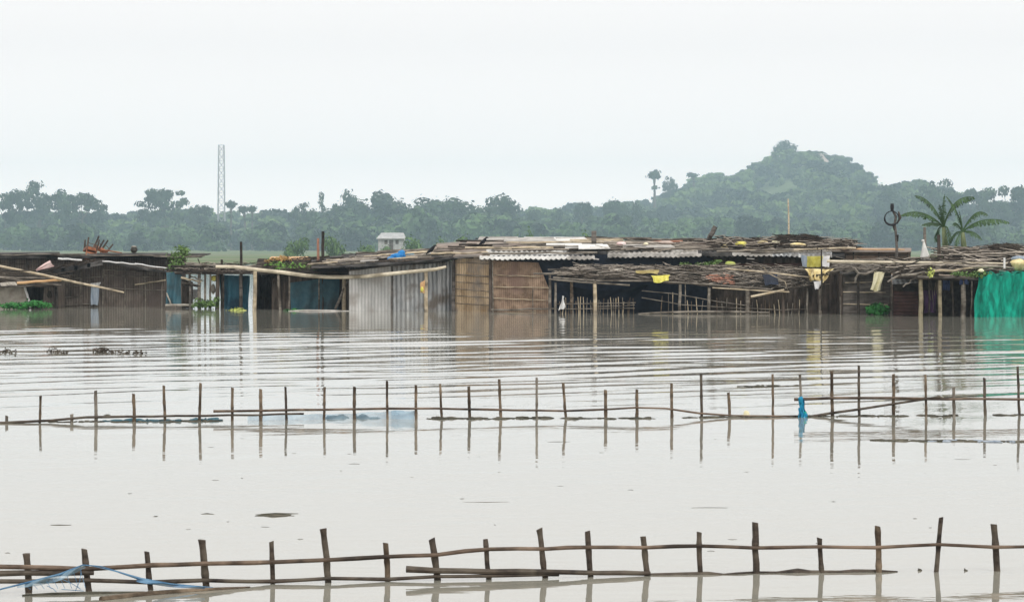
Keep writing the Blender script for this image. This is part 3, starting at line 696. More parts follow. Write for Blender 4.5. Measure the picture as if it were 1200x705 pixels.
# ================================================================== TARP SHELTER 190-300
Y = 104.
T = thing('shelter', 'open shelter of thin poles with teal and blue tarps, left of the plant-covered roof', 'shelter', P(245,361,Y).xy.to_3d())
drape(P(195,319,Y-.5),P(213,318,Y-.5),P(212,357,Y-.55),P(195,357,Y-.6),10,10,.05,2,11).build('tarp', M['tarp_teal'], T, smooth=True, lab='faded teal tarpaulin panel')
m = MB(); strip(m,195,343,201,358,Y-.65,.06); strip(m,194,357.5,228,357,Y-.65,.09); strip(m,228,357,247,359,Y-.65,.07); m.build('board', M['mat_pale'], T)
m = wall(MB(), [(213,361),(226,361),(226,330),(213,327)], Y+.2); m.build('wall', M['wood_brown'], T)
drape(P(258,322,Y-.3),P(292,323,Y-.3),P(292,366,Y-.3),P(258,366,Y-.3),16,10,.06,4,12).build('tarp', M['tarp_blue'], T, smooth=True, lab='deep blue tarpaulin panel')
for (px,tp,r_,ln,mm) in ((233.5,312,.07,0,'bamboo_grey'),(240,308,.045,1,'bamboo_grey'),(246.5,318,.04,0,'bamboo_grey'),(256,314,.08,-2,'wood_brown'),(222,314,.05,2,'wood_grey'),(262,322,.04,0,'bark_dark')):
    post(T,px,tp,Y-.7,mm,r_,ln)
post(T,282.5,283,Y-.4,'bark_dark',.055,.5,lab='tall dark pole sticking up over the shelter'); post(T,260,304,Y-.4,'bark_dark',.05)
post(T,282,322,Y-.75,'wood_grey',.07,0)
for (a,b2,c,d,r_,mm) in ((212,325,236,330,.045,'bamboo'),(215,316,300,320,.045,'wood_brown'),(200,312,262,311,.05,'bark_dark'),(225,318,262,321,.05,'bark_dark'),(228,310,320,313,.05,'bamboo_grey'),(222,323,238,329,.03,'bamboo_grey'),(213,332,235,335,.07,'bark_dark'),(232,303,238,322,.02,'bark_dark')):
    pole(MB(),a,b2,c,d,Y-.8,Y-.7,r_).build('roof_pole', M[mm], T)
m = MB(); s_ = surf(205,320,Y-1,321,322,Y+1.5,311,312); twigs(m,330,s_,(.2,.8),.013,0,.8,.14,RB); m.build('thatch', M['thatch_dark'], T, kind='stuff')
m = MB(); twigs(m,120,s_,(.2,.7),.013,0,.8,.22,RB); m.build('thatch_pale', M['twig_pale'], T, kind='stuff')
m = MB(); m.slab(P(205,320,Y-.9),P(318,320,Y-.9),P(318,312,Y+1.5),P(205,312,Y+1.5),.04); m.build('roof', M['thatch_dark'], T)
# back parts visible through
m = MB(); planks(m,300,341,324,Y+.5,4,rr=RB); m.build('plank_wall', M['wood_brown'], T)
MB().blob(P(250.5,326,Y-.5),(.13,.1,.12),10,8,.12).build('plastic_bag', M['yellow'], None, 'bright yellow bag hung between the thin poles of the shelter', 'bag', smooth=True)
MB().blob(P(249.5,339,Y-.3),(.10,.08,.16),10,8,.2).build('plastic_bag', M['mat_pale'], None, 'greyish green bag below the bright yellow one in the shelter', 'bag', smooth=True)
MB().blob(P(228.5,345,Y+.6),(.16,.08,.2),10,8,.15).build('plastic_bag', M['white'], None, 'whitish bundle in the back of the shelter by the teal tarp', 'bag', smooth=True)
plant('climber','dark green creeper around the thin poles at the waterline','plant',[(P(a,b2,Y-.9),(.2,.15,.14)) for a,b2 in ((229,357),(233,357),(237,355),(241,356),(244,356),(247,354),(253,352),(243,358),(232,352),(250,358),(251,355))],'leaf_plant',.05,45,seed=7)
plant('water_plants','yellow-green water plants floating before the deep blue tarp','plant',[(P(a,b2,100.6),(.22,.2,.08)) for a,b2 in ((272,364.5),(278,364),(284,364.5),(279,362.5))],'leaf_yellow',.05,60,seed=8)
plant('water_plants','small dark green clump at the left end of the floating pale log','plant',[(P(a,b2,99.8),(.2,.2,.07)) for a,b2 in ((338,364.5),(345,363.5),(351,364.5))],'leaf_deep',.05,70,seed=9)

# ================================================================== PLANT-ROOFED SHED 300-410
Y = 102.6
T = thing('shed', 'shed with grass and vines growing on its roof and a blue tarp wall', 'shed', P(355,364,Y).xy.to_3d())
m = MB(); m.slab(P(298,320,Y-.9),P(415,318,Y-.9),P(415,303,Y+2.6),P(302,303,Y+2.6),.06); m.build('roof', M['thatch_dark'], T)
m = MB(); m.slab(P(314,304,Y+2.3),P(366,303,Y+2.3),P(364,300.5,Y+3),P(318,300.5,Y+3),.04); m.build('ridge_board', M['orange_pole'], T)
m = MB(); s_ = surf(312,412,Y-.9,319.5,317.5,Y+2.4,304,303); twigs(m,260,s_,(.3,1.0),.014,0,.5,.10,RB); m.build('thatch', M['thatch'], T, kind='stuff')
m = MB(); planks(m,318,341,325,Y,5,rr=RB); m.build('plank_wall', M['wood_brown'], T)
drape(P(340,331,Y-.1),P(397,324,Y-.1),P(397,368,Y-.1),P(340,368,Y-.1),18,10,.06,4,21).build('tarp', M['tarp_teal'], T, smooth=True, lab='blue-green tarpaulin wall')
m = wall(MB(), [(338,334),(400,328),(400,322),(338,322)], Y-.05); m.build('wall', M['wood_brown'], T)
room(T,300,408,Y,Y+2.5,318)
post(T,299,315,Y-1,'bamboo',.075,-1); post(T,326,322,Y-.9,'bamboo_grey',.05,4); post(T,339,322,Y-.8,'bamboo_grey',.035); post(T,374,324,Y-.5,'bamboo_grey',.03); post(T,378,324,Y-.1,'wood_brown',.04)
post(T,403.5,326,Y-1.1,'bamboo',.085,0,lab='thick pale post under the long pole'); post(T,408,330,Y-.6,'wood_brown',.05)
pole(MB(),418.5,300,393,362,Y-.9,Y-1.3,.05,.05).build('brace', M['bamboo_grey'], T)
m = MB(); pts = [P(253,312.5,101.4),P(275,312.5,101.3),P(298,315.5,101.2),P(330,319,101),P(360,323,100.9),P(385,324.5,100.7),P(404,324.5,100.5),P(430,323.5,100),P(460,320.5,99.6),P(490,317.5,99.3),P(510,315.5,99.2),P(523,312.5,99.2)]
m.tube(pts,[.05,.06,.065,.07,.07,.07,.07,.07,.07,.065,.06,.045],8).build('bamboo_pole', M['bamboo_light'], None, 'very long pale bamboo pole running level before the tin wall and blue tarp', 'pole')
sp = [(P(a,b2,Y+c),(.35,.4,.16)) for a,b2,c in ((318,312,1),(328,311,1),(338,313,.6),(348,312,.8),(358,312,.8),(366,311,1),(375,314,.4),(384,314,.4),(350,316,0),(330,316,0),(368,317,0),(320,307,2))]
plant('roof_plants','green grass and vines growing over the low roof left of the dark pole','plant',sp,'leaf_bright',.06,110,seed=31)
plant('roof_plants','orange-tinged dry tuft at the left end of the green roof','plant',[(P(a,b2,Y+1.6),(.3,.3,.13)) for a,b2 in ((316,308),(320,306.5),(324,305),(328,304.5),(333,304))],'leaf_orange',.06,70,seed=32)
post(None,378.5,271,Y-.2,'bark_dark',.06,0,'pole',zb=1.4)
o = COL.objects[-1]; props(o,'tall black pole standing upright above the green roof','pole')
post(None,372.8,279,Y+.1,'redstick',.05,0,'pole',zb=1.4); props(COL.objects[-1],'shorter reddish pole just left of the tall black pole','pole')
m = MB(); pts = [P(338,364.2,99.6),P(360,363.6,99.5),P(385,364,99.5),P(409,364.6,99.4)]; m.tube(pts,[.02,.035,.04,.025],7).build('floating_log', M['asbestos'], None, 'pale log floating before the blue-green tarp wall', 'log')

# ================================================================== TIN SHED 410-532
Y = 100.4
T = thing('shed', 'shed walled with grey zinc sheets under a flat roof of poles and boards', 'shed', P(470,364,Y).xy.to_3d())
def tinwall(px0,px1,tp0,tp1,Ya,Yb,pitch,amp,mm):
    A,B = P(px0,0,Ya),P(px1,0,Yb); L_ = abs(B.x-A.x); ns = max(12,int(L_/pitch*8))
    def fn(u,v):
        x = A.x+(B.x-A.x)*u; yy = Ya+(Yb-Ya)*u; zt = CAMH-((tp0+(tp1-tp0)*u)-HR)*yy/F
        return Vector((x, yy+amp*math.sin(2*math.pi*u*L_/pitch)+.015*math.sin(9*u+3*v), -.6+(zt+.6)*v))
    MB().grid(ns,6,fn).build('wall_sheet', M[mm], T, smooth=True)
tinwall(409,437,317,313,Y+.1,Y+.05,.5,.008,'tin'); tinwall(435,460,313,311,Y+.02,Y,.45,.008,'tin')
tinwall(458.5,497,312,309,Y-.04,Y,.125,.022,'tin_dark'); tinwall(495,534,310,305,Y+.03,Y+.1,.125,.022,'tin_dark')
m = MB(); strip(m,409,317,458,311,Y-.06,.05); strip(m,458,311,532,304,Y-.08,.06); strip(m,412,324,458,323,Y-.02,.02)
m.build('batten', M['wood_grey'], T)
post(T,499,315,Y-1.0,'bamboo',.075,1); post(T,459.5,312,Y-.06,'wood_grey',.03)
m = MB(); m.slab(P(405,312.5,Y-.7),P(536,302.5,Y-.7),P(536,292,Y+4),P(400,297.5,Y+4),.05); m.slab(P(365,313,Y-.3),P(412,311.5,Y-.5),P(412,300,Y+4),P(365,303,Y+4),.05); m.build('roof', M['roof_dark'], T)
r2 = random.Random(41)
sR = surf(362,536,Y-.8,314,303,Y+3.9,303,292.5)
for k in range(30):
    v = r2.uniform(0,1); u0 = r2.uniform(-.02,.7); u1 = min(1.04,u0+r2.uniform(.15,.5)); a = sR(u0,v); b2 = sR(u1,min(1,max(0,v+r2.uniform(-.12,.12))))
    dz = Vector((0,0,.05+r2.uniform(0,.07))); mm = r2.choice(['bamboo_grey','wood_grey','bamboo','bamboo_grey','wood_brown','twig_pale'])
    MB().tube(wob(a+dz,b2+dz,4,.02,r2),r2.uniform(.022,.042),5).build('roof_pole', M[mm], T)
for k in range(9):
    u, v = r2.uniform(0,.9), r2.uniform(0,.9); a = sR(u,v); w_ = r2.uniform(.4,1.1); dz = .1
    m = MB(); m.slab(a+Vector((0,0,dz)),a+Vector((w_,0,dz+.03)),a+Vector((w_,.35,dz+.06)),a+Vector((0,.35,dz+.04)),.02); m.build('roof_board', M[r2.choice(['wood_grey','asbestos','roof_dark'])], T)
m = MB(); twigs(m,170,sR,(.2,.8),.013,0,.5,.10,r2); m.build('thatch', M['thatch_dark'], T, kind='stuff')
room(T,410,533,Y+.05,Y+3.6,306)
m = MB().blob(P(465,301.5,Y+.6),(.26,.25,.14),12,8,.2); m.blob(P(470,298.5,Y+.7),(.16,.2,.14),10,8,.2); m.blob(P(458,303,Y+.4),(.12,.15,.07),10,8,.2)
m.build('bundle', M['blue_bright'], None, 'bright blue plastic bundle on the tin shed roof', 'bundle', smooth=True)
MB().blob(P(481,299.5,Y+1),(.16,.2,.09),10,8,.2).build('bundle', M['tarp_blue'], None, 'small dull blue bundle right of the bright blue one', 'bundle', smooth=True)
MB().blob(P(439,306,Y+.3),(.09,.1,.06),8,6,.2).build('bundle', M['white'], None, 'small white lump on the tin shed roof left of the blue bundle', 'bundle', smooth=True)
m = drape(P(493,331,Y-1.15),P(498,328,Y-1.13),P(498,343,Y-1.15),P(492,343,Y-1.18),6,6,.03,2,14); m.build('cloth', M['orange_pole'], None, 'small orange-yellow cloth tied on the pale post before the tin wall', 'cloth', smooth=True)
m = MB().blob(P(494.5,339,Y-1.2),(.06,.05,.11),8,6,.2); m.build('cloth', M['yellow'], None, 'little yellow bag hanging from the pale post before the tin wall', 'bag', smooth=True)

# ================================================================== MAIN LONG HUT 530-990
Yf = 99.2; YW = 98.6
T = thing('long_hut', 'long hut with wavy cement-sheet roof, tan mat corner and navy tarp under the eaves', 'hut', P(740,365,YW).xy.to_3d())
# walls
m = wall(MB(), [(531,372),(574,372),(574,297),(552,298),(531,299)], YW+1.3, YW+.05); m.build('mat_wall', M['mat_tan'], T, lab='tan woven bamboo wall')
m = MB()
for k,(a,b2) in enumerate(((321,324),(338,341.5),(346,348.5),(355,357.5),(307,309),(330,332.5))):
    A = P(531,a,YW+1.25); B = P(574,b2,YW); m.tube(wob(A,B,4,.008,RB),.013 if k != 0 else .02,5)
m.build('batten', M['bamboo_grey'], T)
for (px,tp,mm,r_,yy) in ((531.5,296,'wood_grey',.07,YW+1.2),(574.5,300,'wood_brown',.06,YW-.04)): post(T,px,tp,yy,mm,r_,0)
post(T,577.5,302,YW-.12,'bamboo_grey',.025,0); post(T,624.5,338,YW-.12,'bamboo_grey',.02,0)
m = wall(MB(), [(576,372),(646,372),(646,345),(631,307.5),(576,305)], YW); m.build('mat_wall', M['mat_brown'], T, lab='brown jute-covered wall')
m = MB()
for (a,b2,c,d) in ((577,322,634,324),(577,336,644,337),(577,349,646,352),(577,363,628,364)): strip(m,a,b2,c,d,YW-.05,.028)
m.build('batten', M['bamboo'], T)
pole(MB(),576,363,650,361.5,YW-.4,YW-.8,.035).build('base_pole', M['bamboo_grey'], T)
drape(P(575,299,YW+.25),P(700,298,YW+.25),P(700,366,YW+.25),P(628,366,YW+.25),20,8,.06,5,51).build('tarp', M['tarp_navy'], T, smooth=True)
drape(P(700,298,YW+.25),P(835,297,YW+.25),P(835,368,YW+.25),P(700,368,YW+.25),20,8,.08,6,52).build('tarp', M['tarp_navy'], T, smooth=True)
m = wall(MB(), [(833,372),(992,372),(992,305),(833,297)], YW+.3); m.build('plank_wall', M['wood_brown'], T)
m = drape(P(852,309,YW+.1),P(942,308,YW+.1),P(942,324,YW+.05),P(852,323,YW+.05),18,6,.03,5,53); m.build('jute_sheet', M['maroon'], T, smooth=True)
room(T,532,990,YW+1.4,YW+7.5,298)
# roof: overlapping corrugated sheets
e = 98.2
for k,(a,b2,rf0,rf1,rb0,rb1,mm) in enumerate(((562,612,301,301.5,285,284,'asb_white'),(610,668,301,301.2,284,284,'asb_white'),(664,697,301.5,301.2,284,284,'asbestos'),(712,758,299,298.5,284,284,'asbestos'),
     (756,822,298.5,298,284,283,'asbestos'),(818,862,297.5,298,284,283,'roof_dark'),(858,905,297,297.5,284,283,'asbestos'),(903,975,297.5,298.5,285,286,'tin_dark'))):
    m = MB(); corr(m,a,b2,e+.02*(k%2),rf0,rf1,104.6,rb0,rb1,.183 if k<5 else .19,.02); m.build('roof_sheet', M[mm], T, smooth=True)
m = MB(); m.slab(P(531,299.5,99.6),P(570,299,98.4),P(570,282,104.8),P(531,284,104.8),.06); m.slab(P(508,293,101.5),P(560,292,101.5),P(560,281.5,105),P(512,285,105),.05)
m.build('roof_board', M['rust_sheet'], T)
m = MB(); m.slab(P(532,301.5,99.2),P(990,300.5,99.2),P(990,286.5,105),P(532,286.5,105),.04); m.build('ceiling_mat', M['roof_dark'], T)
# laid-on roof sheets
r2 = random.Random(77)
sR = surf(535,975,98.5,297.5,297,104.9,283,283)
def rs_(px,row,Y,dx,dy,tl,mm,nm='roof_board'):
    a = P(px,row,Y)+Vector((0,0,.13 if 'asb' in mm else .05)); m = MB(); m.slab(a,a+Vector((dx,0,tl)),a+Vector((dx*.95,dy,tl+dy*.085)),a+Vector((dx*.03,dy,dy*.085)),.03); m.build(nm, M[mm], T)
for (px,row,Y_,dx,dy,tl,mm) in ((640,290.5,101.6,1.35,2.6,.0,'asb_white'),(662,294,100,1.5,1.5,.01,'asb_white'),(678,295.4,98.9,1.15,1.7,.02,'asb_white'),(590,287,102.4,2.0,1.8,.02,'asbestos'),
    (545,288,102,2.1,1.6,.03,'rust_sheet'),(575,292,100.6,2.3,1.3,0,'rust_sheet'),(612,284.6,103.6,2.5,1.2,0,'asb_white'),(560,284.6,103.6,1.6,1.4,.0,'asbestos'),
    (700,288,102.4,2.2,1.6,0,'rust_sheet'),(745,290,101,1.7,1.6,-.02,'wood_grey'),(780,288,102,2.0,1.6,0,'wood_brown'),(800,292,100,1.6,1.4,0,'rust_sheet'),(730,293.5,99.6,1.9,1.2,0,'asbestos'),(835,290,101,1.6,1.5,0,'wood_brown')):
    rs_(px,row,Y_,dx,dy,tl,mm)
for k in range(64):
    v = r2.uniform(.02,1); u0 = r2.uniform(-.03,.85); u1 = min(1.03,u0+r2.uniform(.07,.3)); a = sR(u0,v); b2 = sR(u1,min(1,max(0,v+r2.uniform(-.08,.08))))
    dz = Vector((0,0,.07+r2.uniform(0,.09))); mm = r2.choice(['bamboo_grey','wood_grey','bamboo','bark_dark','wood_brown','twig_pale','bark_dark','bark_dark'])
    MB().tube(wob(a+dz,b2+dz,4,.025,r2),r2.uniform(.02,.045),5).build('roof_pole', M[mm], T)
for (a,b2,c,d,Ya,r_,mm) in ((512,290.5,572,291,101,.05,'rust_sheet'),(488,293.5,545,290.5,100.6,.03,'bamboo_grey'),(505,297,572,295.5,99.6,.045,'bamboo'),(542,285,690,283.5,103.5,.04,'asbestos'),(565,297,700,296,98.6,.05,'bamboo_grey'),
        (700,292.5,830,291,99.4,.05,'bamboo_grey'),(795,282.5,945,282,104,.045,'bamboo'),(868,294,1003,290.5,98.6,.05,'bamboo'),(840,294.5,930,292.5,98.4,.05,'bamboo_grey'),(700,286,800,282.5,103,.05,'redstick'),(880,296,985,294,98.2,.035,'bamboo_grey')):
    pole(MB(),a,b2,c,d,Ya,None,r_,None,.02,7,6).build('roof_pole', M[mm], T)
# brushwood heap over the right end
m = MB(); s2 = surf(838,1000,98.6,292.5,294,104.5,283,286); twigs(m,750,s2,(.3,1.1),.016,0,.7,.20,r2)
s3 = surf(915,962,100,288,288,103,280,281); twigs(m,420,s3,(.2,.8),.014,0,1.0,.20,r2); m.build('brushwood', M['thatch_dark'], T, kind='stuff')
m = MB(); twigs(m,150,s2,(.3,1.3),.015,0,.5,.28,r2); s4 = surf(690,840,98.8,294,294,104.5,283,283); twigs(m,110,s4,(.3,1.2),.013,0,.35,.12,r2); m.build('brushwood_pale', M['twig_pale'], T, kind='stuff')
# under the eave: board, green things
m = MB(); pole(m,797,313,896,312,98.0,None,.04,.04); m.build('eave_pole', M['bamboo'], T)
m = MB(); m.slab(P(586,303.5,98.3),P(601,303,98.3),P(601,302,98.7),P(586,302.5,98.7),.04); m.slab(P(690,302,98.2),P(702,303.8,98.2),P(702,303,98.7),P(690,301.5,98.7),.03); m.slab(P(767,301,98.2),P(786,300.5,98.2),P(786,299.5,98.6),P(767,300,98.6),.03); m.slab(P(875,302.3,98.2),P(884,303,98.2),P(884,302,98.7),P(875,301.5,98.7),.03); m.build('eave_board', M['asbestos'], T)
plant('roof_plants','small green vine on the ledge under the wavy eave, right of the tarp','plant',[(P(a,b2,98.1),(.2,.12,.08)) for a,b2 in ((801,309),(806,310),(818,309.5),(828,309),(835,308),(840,306))],'leaf_plant',.045,40,seed=61)
MB().blob(P(856,309,98.1),(.2,.12,.08),10,7,.15).build('bundle', M['leaf_yellow'], None, 'yellow-green bundle on the ledge under the eave', 'bundle', smooth=True)
for (px,row,Y_,rx,rz,mm,lab) in ((780,284.3,100.8,.26,.08,'stone','long pinkish stone lying on the hut roof'),(728,285.5,101,.2,.07,'pink','pale pink lump on the hut roof left of the long stone'),(757,285.8,100.5,.09,.05,'cream','tiny pale yellow lump on the hut roof'),
      (849,289.5,99.2,.13,.09,'yellow_sack','round yellow sack on the roof, leftmost of the yellow ones'),(868,286,99.4,.22,.10,'yellow','bright yellow sack on the roof by the crossed sticks'),(894,283.8,100.4,.22,.05,'yellow_sack','thin flat yellow sack on the roof'),
      (909,283.8,100.6,.14,.06,'cream','small pale sack between two yellow sacks on the roof'),(935,287,99.2,.30,.085,'orange_pole','longest orange-yellow sack on the roof beside the brushwood heap')):
    MB().blob(P(px,row,Y_),(rx,.18,rz),12,8,.08).build('sack' if 'sack' in lab else 'stone' if 'stone' in lab else 'lump', M[mm if px != 935 else 'yellow_sack'], None, lab, 'sack' if 'sack' in lab else 'stone' if 'stone' in lab else 'bundle', smooth=True)
m = MB(); a = P(696,285,101.5); m.box(a.x-.09,a.x+.09,101.4,101.6,a.z-.1,P(0,270.5,101.5).z); m.build('pole_stub', M['wood_grey'], None, 'short square grey stub standing up from the hut roof', 'stub')
m = MB(); pole(m,829,283,838.5,265.5,102.5,None,.09,.09,.01); m.build('leaning_stake', M['wood_grey'], None, 'thick grey stake leaning right above the hut roof', 'stake')
m = MB(); pole(m,829,284,833,276,102.3,None,.07,.06,.01); m.build('leaning_stake', M['bark_dark'], None, 'short dark stake leaning behind the thick grey one', 'stake')
for k,(a,b2,c,d) in enumerate(((848,276.5,866,290),(843,291,858,281),(862,290,900,279))):
    m = MB(); pole(m,a,b2,c,d,99.3,None,.02,.015,.01); m.build('stick', M['twig_pale'], None, ('thin stick slanting down right behind the yellow sacks','thin stick slanting up right under the round yellow sack','long thin stick rising right across the yellow sacks')[k], 'stick')

# crows
def crow(c, s, face, lab):
    T = thing('crow', lab, 'bird', c, 'crows on the roofs')
    c = Vector(c)
    m = MB(); pts = [c+Vector((face*-.20*s,0,-.08*s+.09*s)),c+Vector((face*-.1*s,0,.10*s)),c+Vector((0,0,.17*s)),c+Vector((face*.07*s,0,.26*s)),c+Vector((face*.11*s,0,.32*s)),c+Vector((face*.15*s,0,.325*s)),c+Vector((face*.21*s,0,.31*s))]
    m.tube(pts,[.012*s,.05*s,.078*s,.06*s,.04*s,.03*s,.004*s],8).build('body', M['crow'], T, smooth=True)
    m = MB(); m.slab(c+Vector((face*-.12*s,-.03*s,.12*s)),c+Vector((face*-.34*s,-.04*s,-.04*s)),c+Vector((face*-.34*s,.04*s,-.04*s)),c+Vector((face*-.12*s,.03*s,.12*s)),.012*s); m.build('tail', M['crow'], T)
    for sy in (-1,1): MB().tube([c+Vector((0,sy*.03*s,.12*s)),c+Vector((face*.01,sy*.03*s,0))],.008*s,4).build('leg', M['crow'], T)
crow(P(566.5,288,101), .95, 1, 'black crow perched on the ridge above the tan mat wall')
crow(P(505.5,298,100.2), 1.0, 1, 'black crow perched at the meeting of the tin shed and long hut roofs')

# ================================================================== BRUSHWOOD LEAN-TO 640-955
YL = 95.6
T = thing('lean_to', 'wide lean-to roofed with brushwood on thin posts in front of the long hut', 'lean-to', P(790,367,YL).xy.to_3d())
def edge(px):      # front eave row and back row along the lean-to
    return float(np.interp(px,[640,690,740,800,870,930,955],[322,327,328,332,337,339,334]))
def backr(px): return float(np.interp(px,[640,690,800,880,955],[317.5,314.5,313,313,315]))
def sL(u, v):
    px = 660+(955-660)*u; f = P(px, edge(px), YL-.2); b2 = P(px, backr(px), 98.0)
    p = f.lerp(b2, v); p.z += .05*math.sin(math.pi*v)+.02*math.sin(px*.15)
    return p
m = MB().grid(40,4,sL); m.v = [(x,y,z-.03) for x,y,z in m.v]; m.build('roof', M['thatch_dark'], T)
r3 = random.Random(5)
m = MB(); twigs(m,1300,sL,(.25,.9),.012,.5,.75,.09,r3); m.build('brushwood', M['thatch'], T, kind='stuff')
m = MB(); twigs(m,800,sL,(.25,.8),.013,-.4,.8,.05,r3); m.build('brushwood_dark', M['thatch_dark'], T, kind='stuff')
m = MB(); twigs(m,330,sL,(.4,1.5),.011,0,.4,.12,r3); m.build('brushwood_pale', M['twig_pale'], T, kind='stuff')
m = MB(); twigs(m,150,lambda u,v: sL(.72+.28*u,v*.9),(.6,1.3),.016,1.1,.3,.10,r3); m.build('brushwood_arched', M['bamboo_grey'], T, kind='stuff')
def px_path(mb, pts, Y0, r, Y1=None, sides=6):
    Y1 = Y1 or Y0; k = len(pts)-1
    return mb.tube([P(a,b2,Y0+(Y1-Y0)*i/k) for i,(a,b2) in enumerate(pts)], r, sides)
for pts,yy,r_,mm in (([(648,325),(700,329),(760,329),(830,333),(905,339)],YL-.3,.03,'bamboo_grey'),([(625,320.5),(664,321),(690,320)],YL+.6,.04,'bamboo_grey'),([(642,316),(680,315.5),(712,314)],YL+1.2,.045,'wood_grey'),
     ([(850,314.5),(900,319),(950,325)],YL-.25,.03,'bamboo'),([(835,337),(900,341),(925,342)],YL-.35,.025,'bamboo'),([(880,347.5),(900,343.5),(919,339.5)],YL-.5,.045,'bamboo'),([(700,319),(780,318),(850,322)],YL+.6,.025,'bamboo_grey'),
     ([(895,313),(900,320),(920,330),(924,342)],YL-.1,.02,'bamboo'),([(930,315),(990,318),(1000,313)],YL+.5,.035,'bamboo_grey')):
    px_path(MB(),pts,yy,r_).build('roof_pole', M[mm], T)
for (px,tp,r_,ln,mm) in ((644.5,322,.05,0,'bamboo_grey'),(651,331,.045,0,'bamboo_grey'),(670,324,.06,0,'bamboo_brown'),(697,330,.07,1,'bamboo'),(797,333,.055,-1,'bamboo_grey'),(803,330,.02,0,'bamboo_grey'),(831,337,.06,0,'bamboo_grey'),(830,330,.04,0,'bark_dark'),(876,339,.075,0,'bamboo_grey'),(918,341,.055,0,'wood_brown'),(946,338,.035,0,'bamboo_grey')):
    post(T,px,tp,YL-.15+r3.uniform(-.1,.1),mm,r_,ln)
for pts,yy,r_ in (([(643,327),(690,331),(738,334)],YL-.28,.035),):
    px_path(MB(),pts,yy,r_).build('beam', M['bamboo_grey'], T)
drape(P(655,331,YL+1.2),P(760,333,YL+1.2),P(740,352,YL+1.1),P(668,350,YL+1.1),16,6,.10,3,61,.25).build('tarp', M['tarp_navy'], T, smooth=True)
# yard fences under it
def yard(px0, px1, rails, tops, Y, label, n, seed):
    r = random.Random(seed); TT = thing('bamboo_fence', label, 'fence', P((px0+px1)/2,365,Y).xy.to_3d(), 'small stake fences under the brushwood lean-to')
    for i in range(n):
        px = px0+(px1-px0)*(i+r.uniform(.15,.85))/n; tp = tops(px)+r.uniform(-3,4)
        p1 = P(px,tp,Y); p0 = Vector((p1.x+r.uniform(-.09,.09),Y,-.3)); MB().tube(wob(p0,p1,3,.01,r),[.017,.015,.015,.011],4).build('stake', M[r.choice(['bamboo_grey','bamboo','bamboo_brown'])], TT)
    for pts in rails: px_path(MB(),pts,Y-.03,.014,None,4).build('rail', M['bamboo_grey'], TT)
yard(655,744,[[(652,356),(700,355.5),(745,354.5)],[(652,362),(700,361.5),(744,361)],[(700,359),(735,358),(744,357)]],lambda p:350,YL-.2,'low fence of crooked stakes below the left half of the lean-to',26,1)
yard(770,880,[[(752,340.5),(790,344),(840,353),(882,359)],[(752,348.5),(800,357),(850,360),(878,362)]],lambda p:349 if p>800 else 343,YL-.2,'leaning stake fence with two slanting rails below the lean-to middle',15,2)
yard(880,945,[[(878,361),(915,363),(945,362)]],lambda p:353,YL-.1,'ragged stake fence below the right end of the lean-to',13,3)
m = MB(); pts = [P(748,367.5,YL-.5),P(775,366,YL-.5),P(815,365.2,YL-.5),P(860,365.2,YL-.5),P(902,366.2,YL-.5)]
m.tube(pts,[.02,.04,.05,.045,.03],6).build('floating_log', M['bamboo_grey'], None, 'long thin log floating under the lean-to', 'log')
m = drape(P(659,346.5,YL-.45),P(661,347,YL-.45),P(662,360,YL-.5),P(655,364,YL-.5),6,8,.05,2,71); m.build('cloth', M['white'], None, 'white rag hanging in a point near the left lean-to posts', 'cloth', smooth=True)
m = drape(P(763,323,YL-.45),P(785,322,YL-.4),P(783,329,YL-.55),P(767,331.5,YL-.55),10,8,.05,3,72); m.build('cloth', M['yellow'], None, 'bright yellow cloth draped over the lean-to edge', 'cloth', smooth=True)
m = drape(P(746,317,YL+.4),P(772,316,YL+.5),P(771,321,YL+.1),P(744,319.5,YL+.1),10,5,.05,3,73); m.build('cloth', M['ochre'], None, 'dull ochre rag on the brushwood behind the bright yellow cloth', 'cloth', smooth=True)
m = MB(); twigs(m,60,surf(834,857,YL-.1,331,333,YL+.9,323,325),(.2,.6),.016,-.5,.5,.12,r3); m.build('twig_heap', M['redstick'], None, 'small heap of reddish twigs on the brushwood roof', 'twigs')
m = drape(P(714,315.5,YL+1),P(730,314,YL+1),P(729,317.5,YL+.6),P(716,318,YL+.6),6,4,.03,2,74); m.build('cloth', M['mat_pale'], None, 'pale rag on the brushwood roof under the eave', 'cloth')
m = drape(P(893,322,YL+.3),P(911,321,YL+.3),P(912,333,YL-.3),P(897,334,YL-.3),8,6,.03,2,75); m.build('cloth', M['tarp_navy'], None, 'dark blue sheet showing through the brushwood at the lean-to right end', 'sheet')

# ================================================================== RIGHT OF THE LEAN-TO 935-1045
YH = 95.4
m = drape(P(941,300,96.6),P(972,300,96.6),P(972,313,96.7),P(941,313,96.7),14,8,.04,3,81); 
T = thing('cloth', 'yellow cloth with white edges hanging under the eave right of the sacks', 'cloth', P(957,313,96.6))
m.build('sheet', M['yellow'], T, smooth=True)
drape(P(939,299,96.5),P(945.5,299,96.5),P(946,313,96.5),P(940,312,96.5),5,8,.03,1,82).build('hem', M['ltblue'], T, smooth=True)
drape(P(964,300,96.5),P(973,299.5,96.5),P(971,313,96.5),P(963,312,96.5),5,8,.03,1,83).build('hem', M['white'], T, smooth=True)
m = drape(P(942,315,YL-.2),P(978,315,YL+.2),P(966,329,YL-.35),P(952,330,YL-.35),18,12,.13,5,84); m.build('cloth', M['yellow_sack'], None, 'ragged pale yellow cloth bunched below the hanging yellow one', 'cloth', smooth=True)
m = drape(P(953,330,YL-.45),P(966,328,YL-.4),P(959,338,YL-.5),P(956,339,YL-.5),6,6,.04,2,85); m.build('cloth', M['white'], None, 'small white rag at the tip of the bunched yellow cloth', 'cloth', smooth=True)
